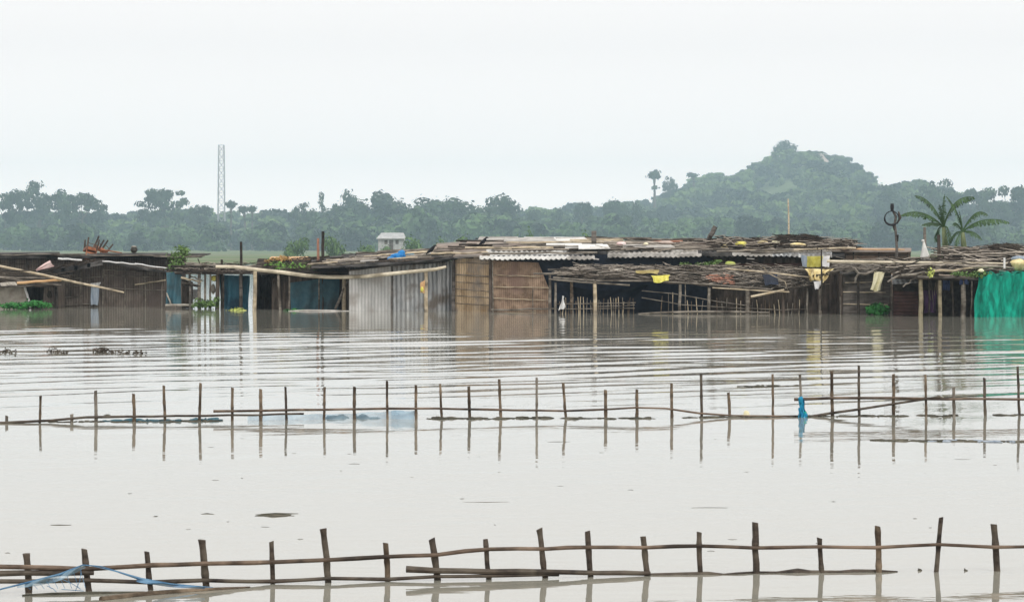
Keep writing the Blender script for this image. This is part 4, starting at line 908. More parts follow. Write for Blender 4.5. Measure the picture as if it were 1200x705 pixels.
m = MB(); twigs(m,200,surf(935,1000,YL-.3,329,318,96.8,315,313),(.2,.9),.012,.4,.8,.08,r3); m.build('brushwood', M['thatch'], None, 'loose brushwood strewn around the bunched yellow cloth', 'brushwood', kind='stuff')
T = thing('hut', 'small grey plank hut with reed thatch right of the yellow cloths', 'hut', P(1010,368,94.6).xy.to_3d())
m = MB(); planks(m,988,1043,lambda x:318+(x-988)*-.03,94.6,7,rr=RB,jit=.8,gap=.25); m.build('plank_wall', M['wood_grey'], T)
m = MB(); strip(m,988,342,1038,342.5,94.5,.035); strip(m,988,356,1040,357,94.5,.035); strip(m,990,331,1030,330,94.5,.03); m.build('batten', M['bamboo'], T)
post(T,1044.5,330,94.3,'bamboo_grey',.035,0); post(T,985.5,347,94.8,'bamboo_grey',.05,0); post(T,960.5,338,95.2,'bamboo_grey',.05,1); post(T,1006,322,94.4,'bark_dark',.05,0)
m = wall(MB(), [(936,372),(990,372),(990,320),(936,330)], 96.2); m.build('side_wall', M['wood_brown'], T)
m = MB(); m.slab(P(984,320,94.2),P(1060,318,94.2),P(1060,306,97.5),P(984,308,97.5),.05); m.build('roof', M['roof_dark'], T)
m = MB(); s5 = surf(985,1060,94.1,319,317,97,308,306); twigs(m,260,s5,(.3,1.2),.014,.1,.4,.12,r3); m.build('thatch', M['bamboo_grey'], T, kind='stuff')
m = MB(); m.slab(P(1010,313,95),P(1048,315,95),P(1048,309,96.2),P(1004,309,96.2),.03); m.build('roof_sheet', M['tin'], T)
room(T,988,1043,94.6,97.4,320)
# forked branch over its wall
T = thing('forked_branch', 'pale forked branch hooked over the plank hut wall', 'branch', P(1005,330,94))
m = MB(); px_path(m,[(1001,314),(1006,320),(1014,321),(1022,318),(1030,314)],94,[.05,.05,.05,.045,.03]); m.build('branch', M['bamboo_grey'], T)
m = MB(); px_path(m,[(1007,320),(1003,325),(1002,331)],94,[.045,.04,.035]); m.build('branch', M['bamboo_grey'], T)
m = drape(P(1026,317,94),P(1036,319,94),P(1032,341,93.95),P(1020,340,93.95),10,10,.05,2,91); m.build('cloth', M['cream'], None, 'cream yellow shirt-like cloth hanging on the plank hut', 'cloth', smooth=True)
plant('water_plants','glossy dark green leaves drooping into the water at the plank hut corner','plant',[(P(a,b2,93.8),(.2,.15,.16)) for a,b2 in ((1020,363),(1026,360),(1031,360),(1035,363),(1028,366))],'leaf_deep',.09,45,seed=92)
# long pale pole
m = MB(); px_path(m,[(969,306),(1010,306.8),(1060,307.5),(1110,308),(1150,308.5),(1186,309)],93.6,[.055,.06,.055,.055,.05,.04],92.6); m.build('bamboo_pole', M['bamboo_light'], None, 'long level pale pole running over the roofs at the right', 'pole')
m = MB(); px_path(m,[(963,364),(963,330),(962.5,292)],YL-.6,[.03,.03,.025]); m.build('pole', M['bark_dark'], None, 'thin dark pole standing before the yellow cloths', 'pole')

# reddish back hut 985-1067
T = thing('hut', 'low hut with reddish mud wall and thin flat roof behind the long pale pole', 'hut', P(1025,360,101).xy.to_3d())
m = wall(MB(), [(975,366),(1066,366),(1066,293.5),(975,292)],101); m.build('wall', M['brick'], T)
m = MB(); m.slab(P(968,293.5,100.6),P(1068,294,100.6),P(1068,290.5,104),P(968,289.5,104),.05); m.build('roof', M['rust_sheet'], T)
m = MB(); pole(m,985,291.5,1060,292.5,101.5,None,.035); pole(m,960,289.5,1010,291,102,None,.03); m.build('roof_pole', M['orange_pole'], T)
m = MB(); strip(m,975,298,1066,299,100.93,.04); [strip(m,x_,294,x_,307,100.93,.05) for x_ in (1000,1030,1064)]; m.build('batten', M['wood_grey'], T)
room(T,975,1066,101,104,294)

# pole carrying a ring
Yq = 97.5
T = thing('pole', 'crooked pole carrying a black ring and a small cup high above the roofs', 'pole', P(1050,300,Yq))
m = MB(); px_path(m,[(1050.5,308),(1051,290),(1050,275),(1048.5,262),(1050,254),(1046,246),(1045.5,240)],Yq,[.05,.05,.045,.045,.05,.04,.03]); m.build('post', M['wood_grey'], T)
m = MB(); cc = P(1045,255.5,Yq-.08); pts = []
for k in range(17):
    a = 2*math.pi*k/16; pts.append(cc+Vector((.255*math.cos(a), .03*math.sin(2*a), .25*math.sin(a))))
m.tube(pts,[.02+.025*max(0,math.sin(-2*math.pi*k/16-.3)) for k in range(17)],6); m.build('ring', M['rubber'], T)
m = MB(); px_path(m,[(1045.5,247),(1045.5,242.5),(1045.5,238.5)],Yq-.04,[.05,.07,.055],None,8); m.build('cup', M['rubber'], T)
m = MB(); px_path(m,[(1053,248),(1055,255),(1051,262)],Yq-.02,[.03,.05,.03]); m.build('knot', M['wood_brown'], T)
m = MB(); px_path(m,[(1046,262),(1048,270)],Yq-.05,[.03,.02]); px_path(m,[(1052,275),(1052,283)],Yq-.05,[.04,.02]); m.build('rope', M['thatch_dark'], T)

# poles, white cone cloth
T = thing('pole', 'pale pole with a cut top behind the white cone of cloth', 'pole', P(1084,300,98)); m = MB(); px_path(m,[(1084,310),(1084,290),(1083.5,266)],98,[.06,.055,.05]); m.build('post', M['bamboo_grey'], T)
m = MB(); px_path(m,[(1101,312),(1100.5,295),(1100,275)],97,[.07,.065,.055]); m.build('pole', M['wood_brown'], None, 'brown stump-like pole left of the banana stems', 'pole')
cc = P(1085,308,97.6); ct = P(1082.5,283,97.6)
def cone(u,v):
    a = 2*math.pi*u; rr = (.03+.20*v**1.1)*(1+.12*math.sin(5*a)*v); c_ = ct.lerp(cc,v); return Vector((c_.x+rr*math.cos(a),c_.y+rr*.7*math.sin(a),c_.z))
m = MB().grid(24,8,cone); m.blob(ct+Vector((-.03,0,.03)),(.06,.06,.05),8,6,.1); m.build('cloth', M['pink'], None, 'whitish cloth gathered in a cone on the right-hand roofs', 'cloth', smooth=True)
COL.objects[-1].data.materials[0] = M['asb_white']

# banana plants
def banana(base, top, tips, label):
    T = thing('banana_plant', label, 'banana plant', base, 'banana plants behind the right-hand roofs')
    base, top = Vector(base), Vector(top)
    MB().tube([base, base.lerp(top,.5)+Vector((.02,0,0)), top], [.13,.11,.07], 8).build('stem', M['banana_stem'], T, smooth=True)
    for k,(tx,ty,cx_,cy_,wd,dy) in enumerate(tips):
        A = top; C = P(tx,ty,base.y+dy); B = P(cx_,cy_,base.y+dy*.5); n_ = 14; r = random.Random(k*7+int(tx))
        def cur(t): return A*(1-t)**2+B*2*t*(1-t)+C*t*t
        m = MB(); m.tube([cur(i/n_) for i in range(n_+1)],[.028*(1-i/n_)+.006 for i in range(n_+1)],5)
        lf = m.build('leaf', M['banana'], T)
        m = MB()
        for sd_ in (-1,1):
            jag = [r.uniform(.55,1.1) for _ in range(n_*2+1)]
            for i in range(1,n_*2):
                t0, t1 = .10+.9*i/(n_*2), .10+.9*(i+(.98 if r.random()<.4 else .62))/(n_*2)
                t1 = min(t1,1)
                ww = [wd*1.75*math.sin(math.pi*min(1,(t-.06)/.96))**.6*jag[i] if t > .06 else 0 for t in (t0,t1)]
                p0, p1 = cur(t0), cur(t1); tg = (cur(min(1,t0+.02))-cur(max(0,t0-.02))).normalized()
                sid = tg.cross(Vector((0,0,1))); 
                if sid.length < .1: sid = Vector((1,0,0))
                sid.normalize(); dn = Vector((0,0,-1)); o_ = sid*sd_*.62+dn*.62
                m.quad(p0,p1,p1+o_*ww[1]+tg*.05,p0+o_*ww[0]+tg*.05)
        m.build('blade', M['banana'], lf)
Yb = 100.5
banana(P(1108,306,Yb), P(1106,266,Yb), [(1073,229,1092,231,.20,.2),(1056,252,1080,240,.19,-.2),(1081,263,1095,258,.13,.6),(1107,228,1104,250,.12,.1),(1142,231,1116,226,.24,-.3),(1101,240,1104,255,.10,-.4),(1112,283,1113,262,.14,-.3),(1096,283,1098,262,.12,.3)],
  'taller banana plant at left, its longest leaf reaching to the ring pole')
banana(P(1130,306,Yb-.6), P(1128,272,Yb-.6), [(1157,251,1142,240,.17,.1),(1182,260,1150,250,.20,-.2),(1150,279,1140,268,.16,-.3),(1110,289,1118,268,.14,.2),(1117,262,1121,258,.12,.3),(1124,247,1127,258,.12,0),(1109,230,1124,246,.15,.2),(1119,293,1122,272,.12,-.3)],
  'shorter banana plant at right, its longest leaf reaching right')

# back-right low roofs 1108-1200+
T = thing('shed', 'dark low shed with a ragged brushwood roof behind the banana stems', 'shed', P(1170,366,98).xy.to_3d())
m = wall(MB(), [(1108,366),(1240,366),(1240,299),(1108,302)],98); m.build('wall', M['bark_dark'], T)
m = MB(); m.slab(P(1104,303,97),P(1240,303,97),P(1240,292,100.5),P(1112,294,100.5),.06); m.build('roof', M['thatch_dark'], T)
m = MB(); s6 = surf(1106,1240,97,302,302,100.3,293,291); twigs(m,420,s6,(.3,1.3),.015,0,.4,.16,r3); s7 = surf(1160,1195,98,293,293,99.5,288,288); twigs(m,120,s7,(.2,.7),.013,0,.9,.1,r3); m.build('brushwood', M['thatch'], T, kind='stuff')
m = MB(); twigs(m,110,s6,(.4,1.6),.018,0,.3,.2,r3); m.build('brushwood_pale', M['twig_pale'], T, kind='stuff')
m = MB(); pole(m,1112,298,1180,297.5,96.9,None,.035); pole(m,1150,297,1235,295,96.9,None,.035); m.build('roof_pole', M['twig_pale'], T)
room(T,1108,1240,98,100.4,300)

# ================================================================== OPEN SHED 1045-1200+
YO = 91.6
T = thing('open_shed', 'open-fronted shed on pale posts under a tangle of driftwood branches', 'shed', P(1110,370,YO).xy.to_3d())
for (px,tp,r_,ln,mm,lab) in ((1079,320,.075,0,'bamboo_olive',None),(1101,323,.065,1,'bamboo_olive',None),(1129,326,.085,0,'bamboo_grey','thickest grey post with dark bands'),(1089,322,.03,0,'bark_dark',None),(1116,326,.03,2,'bark_dark',None),(1139,326,.03,-1,'bamboo_grey',None)):
    post(T,px,tp,YO-.3,mm,r_,ln,lab=lab)
m = MB(); m.slab(P(1046,325,YO-.4),P(1240,330,YO-.4),P(1240,306,95.2),P(1046,308,95.2),.05); m.build('roof', M['thatch_dark'], T)
m = MB(); s8 = surf(1046,1235,YO-.5,323,328,95,307,306); twigs(m,300,s8,(.3,1.5),.016,0,.7,.16,r3); m.build('brushwood', M['thatch'], T, kind='stuff')
m = MB(); twigs(m,70,s8,(.6,2.2),.022,0,.3,.26,r3); m.build('brushwood_pale', M['twig_pale'], T, kind='stuff')
m = MB(); twigs(m,420,s8,(.3,1.2),.014,0,.9,.2,r3); m.build('brushwood_dark', M['thatch_dark'], T, kind='stuff')
for (a,b2,c,d,r_,mm) in ((1056,322,1110,318,.045,'bamboo_grey'),(1040,330,1080,312,.035,'bamboo_grey'),(1058,336,1078,322,.025,'bamboo_grey'),(1090,318,1165,313,.04,'bamboo'),(1100,322,1145,325,.035,'rust_sheet'),(1062,312,1120,309,.035,'twig_pale'),(1130,311,1200,314,.04,'twig_pale'),(1045,317,1080,304,.03,'bark_dark'),(1075,324,1200,330,.04,'wood_grey'),(1105,306,1170,312,.03,'bamboo_grey')):
    pole(MB(),a,b2,c,d,YO-.6,YO-.3,r_,None,.03,6).build('roof_pole', M[mm], T)
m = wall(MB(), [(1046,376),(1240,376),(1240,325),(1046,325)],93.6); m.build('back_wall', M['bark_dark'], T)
m = MB()
for k in range(8): m.slab(P(1047,342+k*4,93),P(1076,342+k*4,93),P(1076,341+k*4,93.05),P(1047,341+k*4,93.05),.08)
m.build('slat_panel', M['maroon'], T)
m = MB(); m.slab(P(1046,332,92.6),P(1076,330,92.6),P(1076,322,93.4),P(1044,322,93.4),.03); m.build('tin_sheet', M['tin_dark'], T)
for k,(a,b2,c,d,mm,lab) in enumerate(((1082,340,1098,366,'purple','dark purple cloth hanging inside the open shed'),(1104,324,1114,340,'navy_cloth','navy cloth tied near the second pale post of the open shed'),(1124,325,1136,333,'navy_cloth','navy cloth wrapped round the top of the thickest grey post'))):
    drape(P(a,b2,YO-.1-.3*(k==2)),P(c,b2,YO-.1-.3*(k==2)),P(c-1,d,YO-.1-.3*(k==2)),P(a+1,d,YO-.1-.3*(k==2)),8,6,.04,2,100+k).build('cloth', M[mm], None, lab, 'cloth', smooth=True)
m = MB(); r4 = random.Random(8)
for k in range(16):
    a = r4.uniform(1086,1142); t0 = r4.uniform(324,332); px_path(m,[(a,t0),(a+r4.uniform(-2,2),t0+10),(a+r4.uniform(-3,3),t0+r4.uniform(15,38))],YO-.2+r4.uniform(-.1,.2),.012,None,4)
m.build('hanging_ropes', M['thatch'], T, kind='stuff')
plant('roof_plants','yellow-green leaf drooping over the open shed edge','plant',[(P(1090,319,YO-.9),(.12,.1,.14)),(P(1091,322,YO-.9),(.08,.1,.1))],'leaf_yellow',.05,40,seed=111)
plant('roof_plants','green vine along the driftwood roof just left of the green net','plant',[(P(a,b2,YO-.7),(.22,.15,.07)) for a,b2 in ((1120,320),(1128,321),(1143,320),(1150,318),(1155,321),(1137,322),(1148,323))],'leaf_plant',.045,45,seed=112)
# green net
def gnet(u, v):
    px = 1147+u*100; top = P(px, 321.5+1.5*math.sin(px*.35)+.8*math.sin(px*.9)+(-1.5 if px>1180 else 0), YO-.8)
    flare = (1-u)*-.16*v*1.2; fold = .15*math.sin(u*17+1.1*math.sin(2.5*v+u*4)+2.2*math.sin(7*u))*(.3+.8*v)+.05*math.sin(u*31+4*v+2*math.sin(9*u))+.015*math.sin(u*70+9*v)
    z = top.z*(1-v)+(-.06)*v
    return Vector((top.x+flare+.03*math.sin(8*v+u*12), top.y-.15*v+fold, z))
MB().grid(90,18,gnet).build('net', M['green_net'], None, 'bright green net curtain hanging down to the water at the right edge', 'net', smooth=True)
def gtop(u, v):
    a = gnet(u,0); return Vector((a.x, a.y+.9*v, a.z+.05*v+.03*math.sin(u*30+v*5)))
o = MB().grid(60,5,gtop); net = COL.objects['net']; o.build('net_fold', M['green_net'], net, smooth=True)
m = MB().blob(P(1193,309,YO-.3),(.26,.2,.20),14,10,.12); T = thing('bundle', 'round bundle in white and yellow cloth on the shed roof above the green net', 'bundle', P(1193,316,YO-.3))
m.build('wrap', M['yellow_sack'], T, smooth=True); MB().blob(P(1194,303.5,YO-.2),(.25,.2,.13),14,8,.1).build('top_cloth', M['ltblue'], T, smooth=True)
MB().blob(P(1182,311,YO-.3),(.09,.1,.10),10,8,.15).build('knot', M['thatch'], T, smooth=True)
m = MB(); a = P(1177,314,YO-.9); m.tube([a,P(1177,302,YO-.9)],.035,8); m.build('pipe', M['white'], None, 'short white upright pipe left of the round bundle', 'pipe')
MB().blob(P(1149.5,317,YO-.9),(.09,.08,.06),10,8,.15).build('plastic_bag', M['cream'], None, 'small cream bag on the driftwood roof beside the vine', 'bag', smooth=True)
plant('roof_plants','small green plant behind the white cone of cloth','plant',[(P(a,b2,98.4),(.2,.15,.12)) for a,b2 in ((1097,301),(1092,303),(1104,302))],'leaf_plant',.05,40,seed=113)

# ================================================================== FENCES IN THE WATER
def fence(name, label, posts, rails, r, mats, seed, railr):
    rr = random.Random(seed); Y0 = WY(posts[len(posts)//2][3])
    T = thing(name, label, 'fence', P(posts[len(posts)//2][0], posts[len(posts)//2][3], Y0))
    for (xt, top, xb, base) in posts:
        Y = WY(base); p1 = P(xt, top, Y); p0 = P(xb, base, Y); d = (p0-p1)/max(1e-3,(p1.z-p0.z)); p0 = p0+d*.5
        rad = r*rr.uniform(.8,1.2); n_ = 9; pts = wob(p0, p1, n_, rad*.18, rr)
        n_ = 18; ph_ = rr.randint(0,4); pts = [pts[i//2] if i%2==0 else (Vector(pts[i//2])+Vector(pts[min(9,i//2+1)]))/2 for i in range(n_+1)]
        rad_l = [rad*(1.05-.14*i/n_)*(1.16 if (i+ph_)%5==0 else rr.uniform(.95,1.03)) for i in range(n_+1)]
        m = MB().tube(pts, rad_l, 9)
        sl = rr.uniform(-.35,.35)
        for q_ in range(len(m.v)-9, len(m.v)):
            vx = m.v[q_]; m.v[q_] = (vx[0], vx[1], vx[2]+(vx[0]-p1.x)*sl)
        m.build('post', M[rr.choice(mats)], T)
    for pts, rd, mm in rails:
        def yb(px):
            bx = sorted((p[2], p[3]) for p in posts); return WY(float(np.interp(px,[b[0] for b in bx],[b[1] for b in bx])))
        P3 = []
        for i in range(len(pts)-1):
            (a,b2),(c,d) = pts[i],pts[i+1]; k = max(1,int(abs(c-a)/25))
            for j in range(k):
                t = j/k; px = a+(c-a)*t; P3.append(P(px, b2+(d-b2)*t+rr.uniform(-.4,.4), yb(px)-r*1.6-rd*.3))
        px, py = pts[-1]; P3.append(P(px,py,yb(px)-r*1.6-rd*.3))
        k = len(P3); MB().tube(P3,[rd*(1.1-.35*i/k)*(1.12 if i%4==0 else 1) for i in range(k)],8).build('rail', M[mm], T)
    return T
midp = [(8,487,8,495.5),(47.5,463.5,46.5,495),(84,485,84,494.5),(112,457.5,112.5,494),(156.5,461,157.5,493.5),(192,451.5,193,493.5),(235,448.5,233.5,493),(272.5,454,272,492.5),(305.5,455.5,305.5,492.5),(334.5,453,336,492),(380.5,453,380,491.5),
 (415.5,453,415.5,491),(453.5,446,454,491),(487.5,451,487.5,491),(515.8,449.5,517.5,490.5),(549.5,452.5,550.5,490.5),(585,444,587,490.5),(629,442,629,490.3),(660,448.5,663,490),(709.5,456.5,709.5,490),(746.5,456,746.5,489.7),(787,449,787.5,489.5),
 (821.5,437.5,822.5,489),(853.5,459.5,855.5,488.5),(905.3,438,906,488.5),(937.5,438.5,940,488),(974.8,434.5,975.5,487.5),(1006.5,428,1006.8,487.5),(1047,438,1047.5,487),(1084.5,438.5,1085.3,487),(1117.5,453.5,1118,486.5),(1153.5,442.5,1154.5,486.5),(1192.5,429,1194.5,486),
 (-32,455,-32,496),(1238,440,1238,486)]
midr = [([(-30,497),(15,494.5),(60,492),(100,489),(150,487.5),(235,487),(300,485.8),(356,484.5)],.016,'bamboo_wet'),([(250,481.5),(300,481),(400,479.3),(480,478.3),(540,479),(600,480),(660,481.2),(745,477.5),(780,478.5),(820,484),(860,487),(900,487.3),(950,487)],.015,'rail'),
 ([(948,488),(975,483.5),(1006,479),(1047,473),(1085,467),(1102,464.5)],.017,'bamboo_wet'),([(931,467.8),(975,466.5),(1047,466.3),(1110,467.3),(1240,467.5)],.018,'rail')]
fence('stake_fence','longer far fence of thin stakes with sagging bamboo rails in rippled water',midp,midr,.021,['bamboo_brown','bamboo_brown','bamboo_grey','bamboo_wet'],5,.016)
frp = [(31,648,34,694),(98.5,643,104.5,692),(172,646,176,690.5),(236.5,632,241.5,687),(318,634,319.5,683),(378.5,619,385.5,681.5),(452,636,454.3,680),(505.8,631,513,679),(569,631,572.5,678),(632,619,639.5,676.5),(688.5,622,692.5,675),(753.5,628,758.5,673.5),
 (819.5,623,820,672.5),(885,612,886,671.5),(960.5,630,962.5,670.5),(1028.3,616,1029.7,670),(1103,606,1097,669.5),(1164.7,614,1168,668.5),(-35,640,-34,697),(1232,618,1233,667)]
frr = [([(-45,663),(30,664),(100,666),(180,661.5),(320,658),(390,655.5),(450,652),(510,649.5),(545,645.5),(575,643),(640,642.5),(690,640.3),(755,641.5),(790,639.5),(820,639.5),(885,641.3),(960,640),(1028,641),(1100,637.8),(1165,640.3),(1240,640)],.0145,'rail'),
 ([(-45,673),(30,670.5),(70,671),(110,670.5)],.020,'bamboo_wet'),([(-45,680),(40,680.5),(100,679),(170,682),(240,679.5),(320,681),(386,677.5),(454,678),(512,675.3),(580,674),(655,673)],.014,'bamboo_wet'),
 ([(476,666.5),(512,668.5),(575,669),(640,669.5),(700,670.5),(762,671.5)],.019,'bamboo_wet')]
T = fence('stake_fence','nearest fence of short thick dark stakes crossing the bottom of the photo',frp,frr,.0215,['bamboo_wet','bamboo_wet','bamboo_wet','bamboo_brown'],6,.02)

# floating branch by the near fence
m = MB(); Yk = lambda row: WY(row)
pts = [(762,673.5,.012),(800,673,.016),(830,672.5,.018),(848,672.8,.006),(864,672.3,.012),(885,671,.012),(910,671,.010),(935,670,.026),(950,670.6,.016),(985,670.2,.012),(1000,669.7,.018),(1030,669.6,.015),(1040,669.8,.011),(1052,669.5,.004)]
m.tube([P(a,b2-.4,Yk(b2)) for a,b2,c in pts],[c for a,b2,c in pts],7).build('floating_branch', M['bamboo_wet'], None, 'thin dark branch floating along the right foot of the near fence', 'branch')
for k,(a,b2,l_,lab) in enumerate(((1078,668,6,'tiny dark twig floating between the two right stakes of the near fence'),(1132,668,4,'smaller twig floating near the right end of the near fence'),(761,678,5,''))):
    if not lab: continue
    m = MB(); m.blob(P(a,b2,WY(b2)),(l_*.5*WY(b2)/F,.03,.01),8,5,.3); m.tube([P(a,b2,WY(b2)),P(a-2,b2-2.5,WY(b2))],.004,4); m.build('twig', M['debris'], None, lab, 'twig')
# slanted submerged poles reflecting low at the lower left
m = MB(); m.tube([P(118,702,WY(703)),P(160,697.5,WY(698)),P(210,693,WY(693.5)),P(255,690,WY(690.5)),P(293,687.5,WY(688))],[.02,.024,.02,.014,.006],7).build('floating_pole', M['bamboo_brown'], None, 'brown pole half sunk in the water right of the blue net', 'pole')
# blue net over the near fence at the left
T = thing('fishing_net', 'blue fishing net slung tent-like over the near fence at the left', 'net', P(100,690,17.9))
def rope(pts, r_, mm, nm='rope'):
    m = MB(); m.tube([P(a,b2,Y_) for a,b2,Y_ in pts], r_, 6); m.build(nm, M[mm], T)
rope([(-30,693,17.6),(0,690,17.7),(40,680,17.75),(70,672.5,17.75),(97,661.5,17.8),(118,663,17.85),(140,670,17.9),(165,678,17.9),(200,684,18),(250,688,18.1)],[.006,.006,.007,.009,.005,.004,.006,.011,.008,.004],'blue_net_d')
def nt1(u, v):
    xs_ = -30+u*130; top = np.interp(xs_,[-30,0,40,70,100],[693,690,680,672.5,661]); Yq_ = 17.75; bot = np.interp(xs_,[-30,60,100],[698,694,689])
    return P(xs_, top+(bot-top)*v+.8*math.sin(u*17), Yq_-.02+.05*math.sin(u*9+v*4)*v)
def nt2(u, v):
    xs_ = 100+u*150; top = np.interp(xs_,[100,118,140,165,200,250],[661.5,663,670,678,684,688]); bot = np.interp(xs_,[100,150,250],[690,691,690.5])
    return P(xs_, top+max(.1,(bot-top))*v, 17.88+.04*math.sin(u*9+v*4)*v)
MB().grid(30,8,lambda u,v: P(20+u*80, np.interp(20+u*80,[20,40,70,100],[685,680,672.5,661])+ (3.5+4*math.sin(u*3.1))*v, 17.73+.03*math.sin(u*12+v*3))).build('mesh', M['blue_net'], T, smooth=True)
MB().grid(30,8,lambda u,v: P(160+u*80, np.interp(160+u*80,[160,165,200,240],[676.5,678,684,687])+ (4.5-2*u)*v, 17.86+.03*math.sin(u*12+v*3))).build('mesh', M['blue_net_d'], T, smooth=True)
wmesh = MB()
for k in range(9):
    a = 30+k*8; wmesh.tube([P(a,np.interp(a,[20,40,70,100],[685,680,672.5,661])+3,17.75),P(a+6,690-.2*k,17.7)],.0018,3)
for (a,b2,c,d) in ((70,677,95,690),(95,668,88,692),(110,663,160,676),(72,690,98,692),(55,686,66,693)): wmesh.tube([P(a,b2,17.75),P((a+c)/2+2,(b2+d)/2,17.72),P(c,d,17.72)],.0025,3)
wmesh.build('cord', M['blue_net_d'], T)
m = MB(); m.tube([P(26,697,WY(697.5)),P(60,696,WY(696.3)),P(110,695,WY(695.3)),P(170,693.2,WY(693.6))],[.006,.014,.016,.006],6).build('floating_twigs', M['debris'], None, 'dark line of trash caught at the foot of the blue net', 'debris')

# pale blue sheet behind the mid fence
def sh(u, v):
    xs_ = 290+u*196; top = np.interp(xs_,[290,330,400,455,486],[487,485.5,484.5,481.5,480.5])+.5*math.sin(xs_*.2); Yb2 = WY(float(np.interp(xs_,[290,486],[492.3,491])))+.12
    z0 = P(0,top,Yb2).z; return Vector((P(xs_,0,Yb2).x, Yb2-.05*v+.04*math.sin(u*30+v), z0*(1-v)-.02*v))
MB().grid(60,4,sh).build('net', M['blue_net'], None, 'pale blue net sagging in the water behind the middle of the far fence', 'net', smooth=True)
MB().grid(14,4,lambda u,v: sh(.86+.14*u,v)+Vector((0,-.05,.004))).build('net', M['blue_net'], None, 'deeper blue fold of net beside the dark post of the far fence', 'net', smooth=True)
r5 = random.Random(15)
def debris_line(x0,x1,row0,row1,lab,n,hgt=.02,mm='debris',cat='debris',nm='floating_debris'):
    m = MB()
    for k in range(n):
        t = r5.random(); px = x0+(x1-x0)*t; row = row0+(row1-row0)*t+r5.uniform(-.6,.6); Y_ = WY(row); l_ = r5.uniform(.02,.14)*Y_/45
        if r5.random()<.6: m.blob(Vector((P(px,0,Y_).x,Y_,.004)),(l_,.05,hgt*r5.uniform(.3,1)),6,4,.2,r5)
        else: m.tube([Vector((P(px,0,Y_).x-l_,Y_,.003)),Vector((P(px,0,Y_).x+r5.uniform(-.5,.5)*l_,Y_+r5.uniform(-.1,.1),hgt*r5.uniform(.0,.35))),Vector((P(px,0,Y_).x+l_,Y_,.0))],.006,4)
    m.build(nm, M[mm], None, lab, cat, kind='stuff')
debris_line(120,255,493.5,492.3,'drift of dark trash and bluish plastic at the far fence foot, left part',60,.03,'tarp_teal')
debris_line(60,260,494.2,493,'thin dark scum line along the far fence foot at left',50,.012)
debris_line(385,440,489.5,489.8,'dark twigs caught on the pale blue net',12,.05)
debris_line(495,760,490,490,'line of brown scraps along the middle of the far fence',70,.022)
debris_line(800,1120,488.8,486.8,'dark scum and twigs along the right half of the far fence',95,.018)
debris_line(1170,1215,486.3,486,'few dark scraps at the right end of the far fence',10,.03)
debris_line(1026,1215,516,517.5,'dark trash raft with bluish plastic floating right of centre, nearer than the far fence',90,.016)
debris_line(1080,1195,516.5,517.5,'bluish plastic scraps within the dark trash raft',26,.018,'ltblue','plastic')
debris_line(870,935,452.5,452,'thin weed wisps floating behind the far fence at right',10,.03)
MB().blob(P(375/3,488,45.5-8.4),(.06,.05,.035),8,6,.2).build('lump', M['debris'], None, 'grey lump resting on the far fence rail at left', 'lump')
MB().blob(P(875,484.6,WY(486.5)),(.045,.04,.04),8,6,.2).build('lump', M['cream'], None, 'pale yellow scrap floating left of the turquoise cloth', 'scrap')
for nm_, sp_, lab_ in (('water_weed',[(112,411),(119,409.5),(125,411.5),(133,412),(141,412.5),(150,412.8),(160,413),(168,413.2),(117,411.5),(122,409)],'straggling clump line of water weed, the longest one between huts and far fence'),
    ('water_weed',[(57,411.5),(63,410.5),(68,412),(76,412.3)],'small tuft of water weed left of the longest weed line'),('water_weed',[(2,412),(9,411),(16,412.5)],'tuft of water weed floating at the left edge')):
    plant(nm_,lab_,'weed',[(P(a,b2,WY(b2+1.3)),(.10,.2,.05+.04*(i%3==1))) for i,(a,b2) in enumerate(sp_)],'thatch',.03,26,'water weed tufts',seed=len(sp_))
    m = MB()
m = MB()
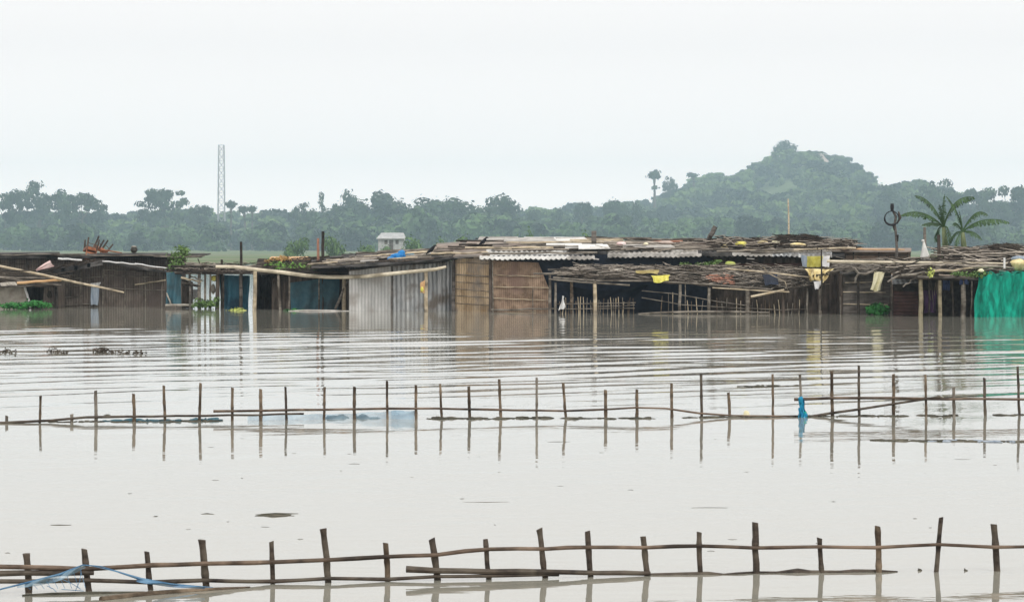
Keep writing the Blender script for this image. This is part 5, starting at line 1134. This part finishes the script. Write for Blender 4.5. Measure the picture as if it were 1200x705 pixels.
for k in range(42):
    row = r5.choice([r5.uniform(555,600), r5.uniform(600,655), r5.uniform(500,555)]); px = r5.uniform(-20,1220); Y_ = WY(row); x_ = P(px,0,Y_).x; l_ = r5.uniform(.008,.035)*(1+5*(r5.random()<.2))
    m.tube([(x_-l_,Y_,.0005),(x_,Y_+r5.uniform(-.03,.03),r5.uniform(.001,.004)),(x_+l_,Y_+r5.uniform(-.02,.02),.0005)],[.001,r5.uniform(.0008,.002),.001],4)
m.build('floating_scraps', M['debris'], None, 'sparse straw and leaf scraps scattered over the calm water', 'debris', kind='stuff')
# turquoise cloth on the far fence
Yc = WY(488)-.08
T = thing('cloth', 'turquoise cloth tied round a stake of the far fence at right', 'cloth', P(940,494,Yc))
for k_,(a,b2,c,d,e2,f2) in enumerate(((937,467,941,467,944,487),(938,470,943,473,945,491),(936,478,941,474,940,493),(939,482,945,484,946.5,492))):
    drape(P(a,b2,Yc-.02*k_),P(c,d,Yc-.02*k_),P(e2+1.5,f2,Yc-.03*k_),P(a-1.5-.4*k_,f2+1.5,Yc-.03*k_),8,14,.035,2,130+k_).build('hanging_part', M['blue_cloth'], T, smooth=True)
MB().blob(P(938,467.5,Yc-.02),(.028,.035,.045),9,7,.3).build('knot', M['blue_cloth'], T, smooth=True)
drape(P(942,482,Yc-.05),P(945,482,Yc-.05),P(947,490,Yc-.07),P(943,491,Yc-.07),4,6,.01,1,120).build('lower_fold', M['green_net'], T, smooth=True)
# loose floating bits in the near water
for (a,b2,l_,lab) in ((322,603,27,'flat dark twig raft floating alone in the calm water left of centre'),(245,601.5,10,'tiny leaf scrap floating left of the flat twig raft'),(75,613.5,14,'thin straw floating alone near the left edge'),(193,636,1,'')):
    if not lab: continue
    Y_ = WY(b2); x_ = P(a,0,Y_).x; hl = l_*Y_/F; m = MB()
    for q_ in range(8 if l_ > 20 else 1):
        t0 = x_-hl*r5.uniform(.4,1); t1 = x_+hl*r5.uniform(.4,1); yy = Y_+r5.uniform(-.1,.1)
        m.tube([(t0,yy,.001),(t0*.6+t1*.4,yy+r5.uniform(-.05,.05),r5.uniform(.002,.010)),(t1,yy+r5.uniform(-.05,.05),.001)],[.002,.006 if l_>20 else .003,.002],4)
    m.build('floating_twig', M['debris'], None, lab, 'twig')
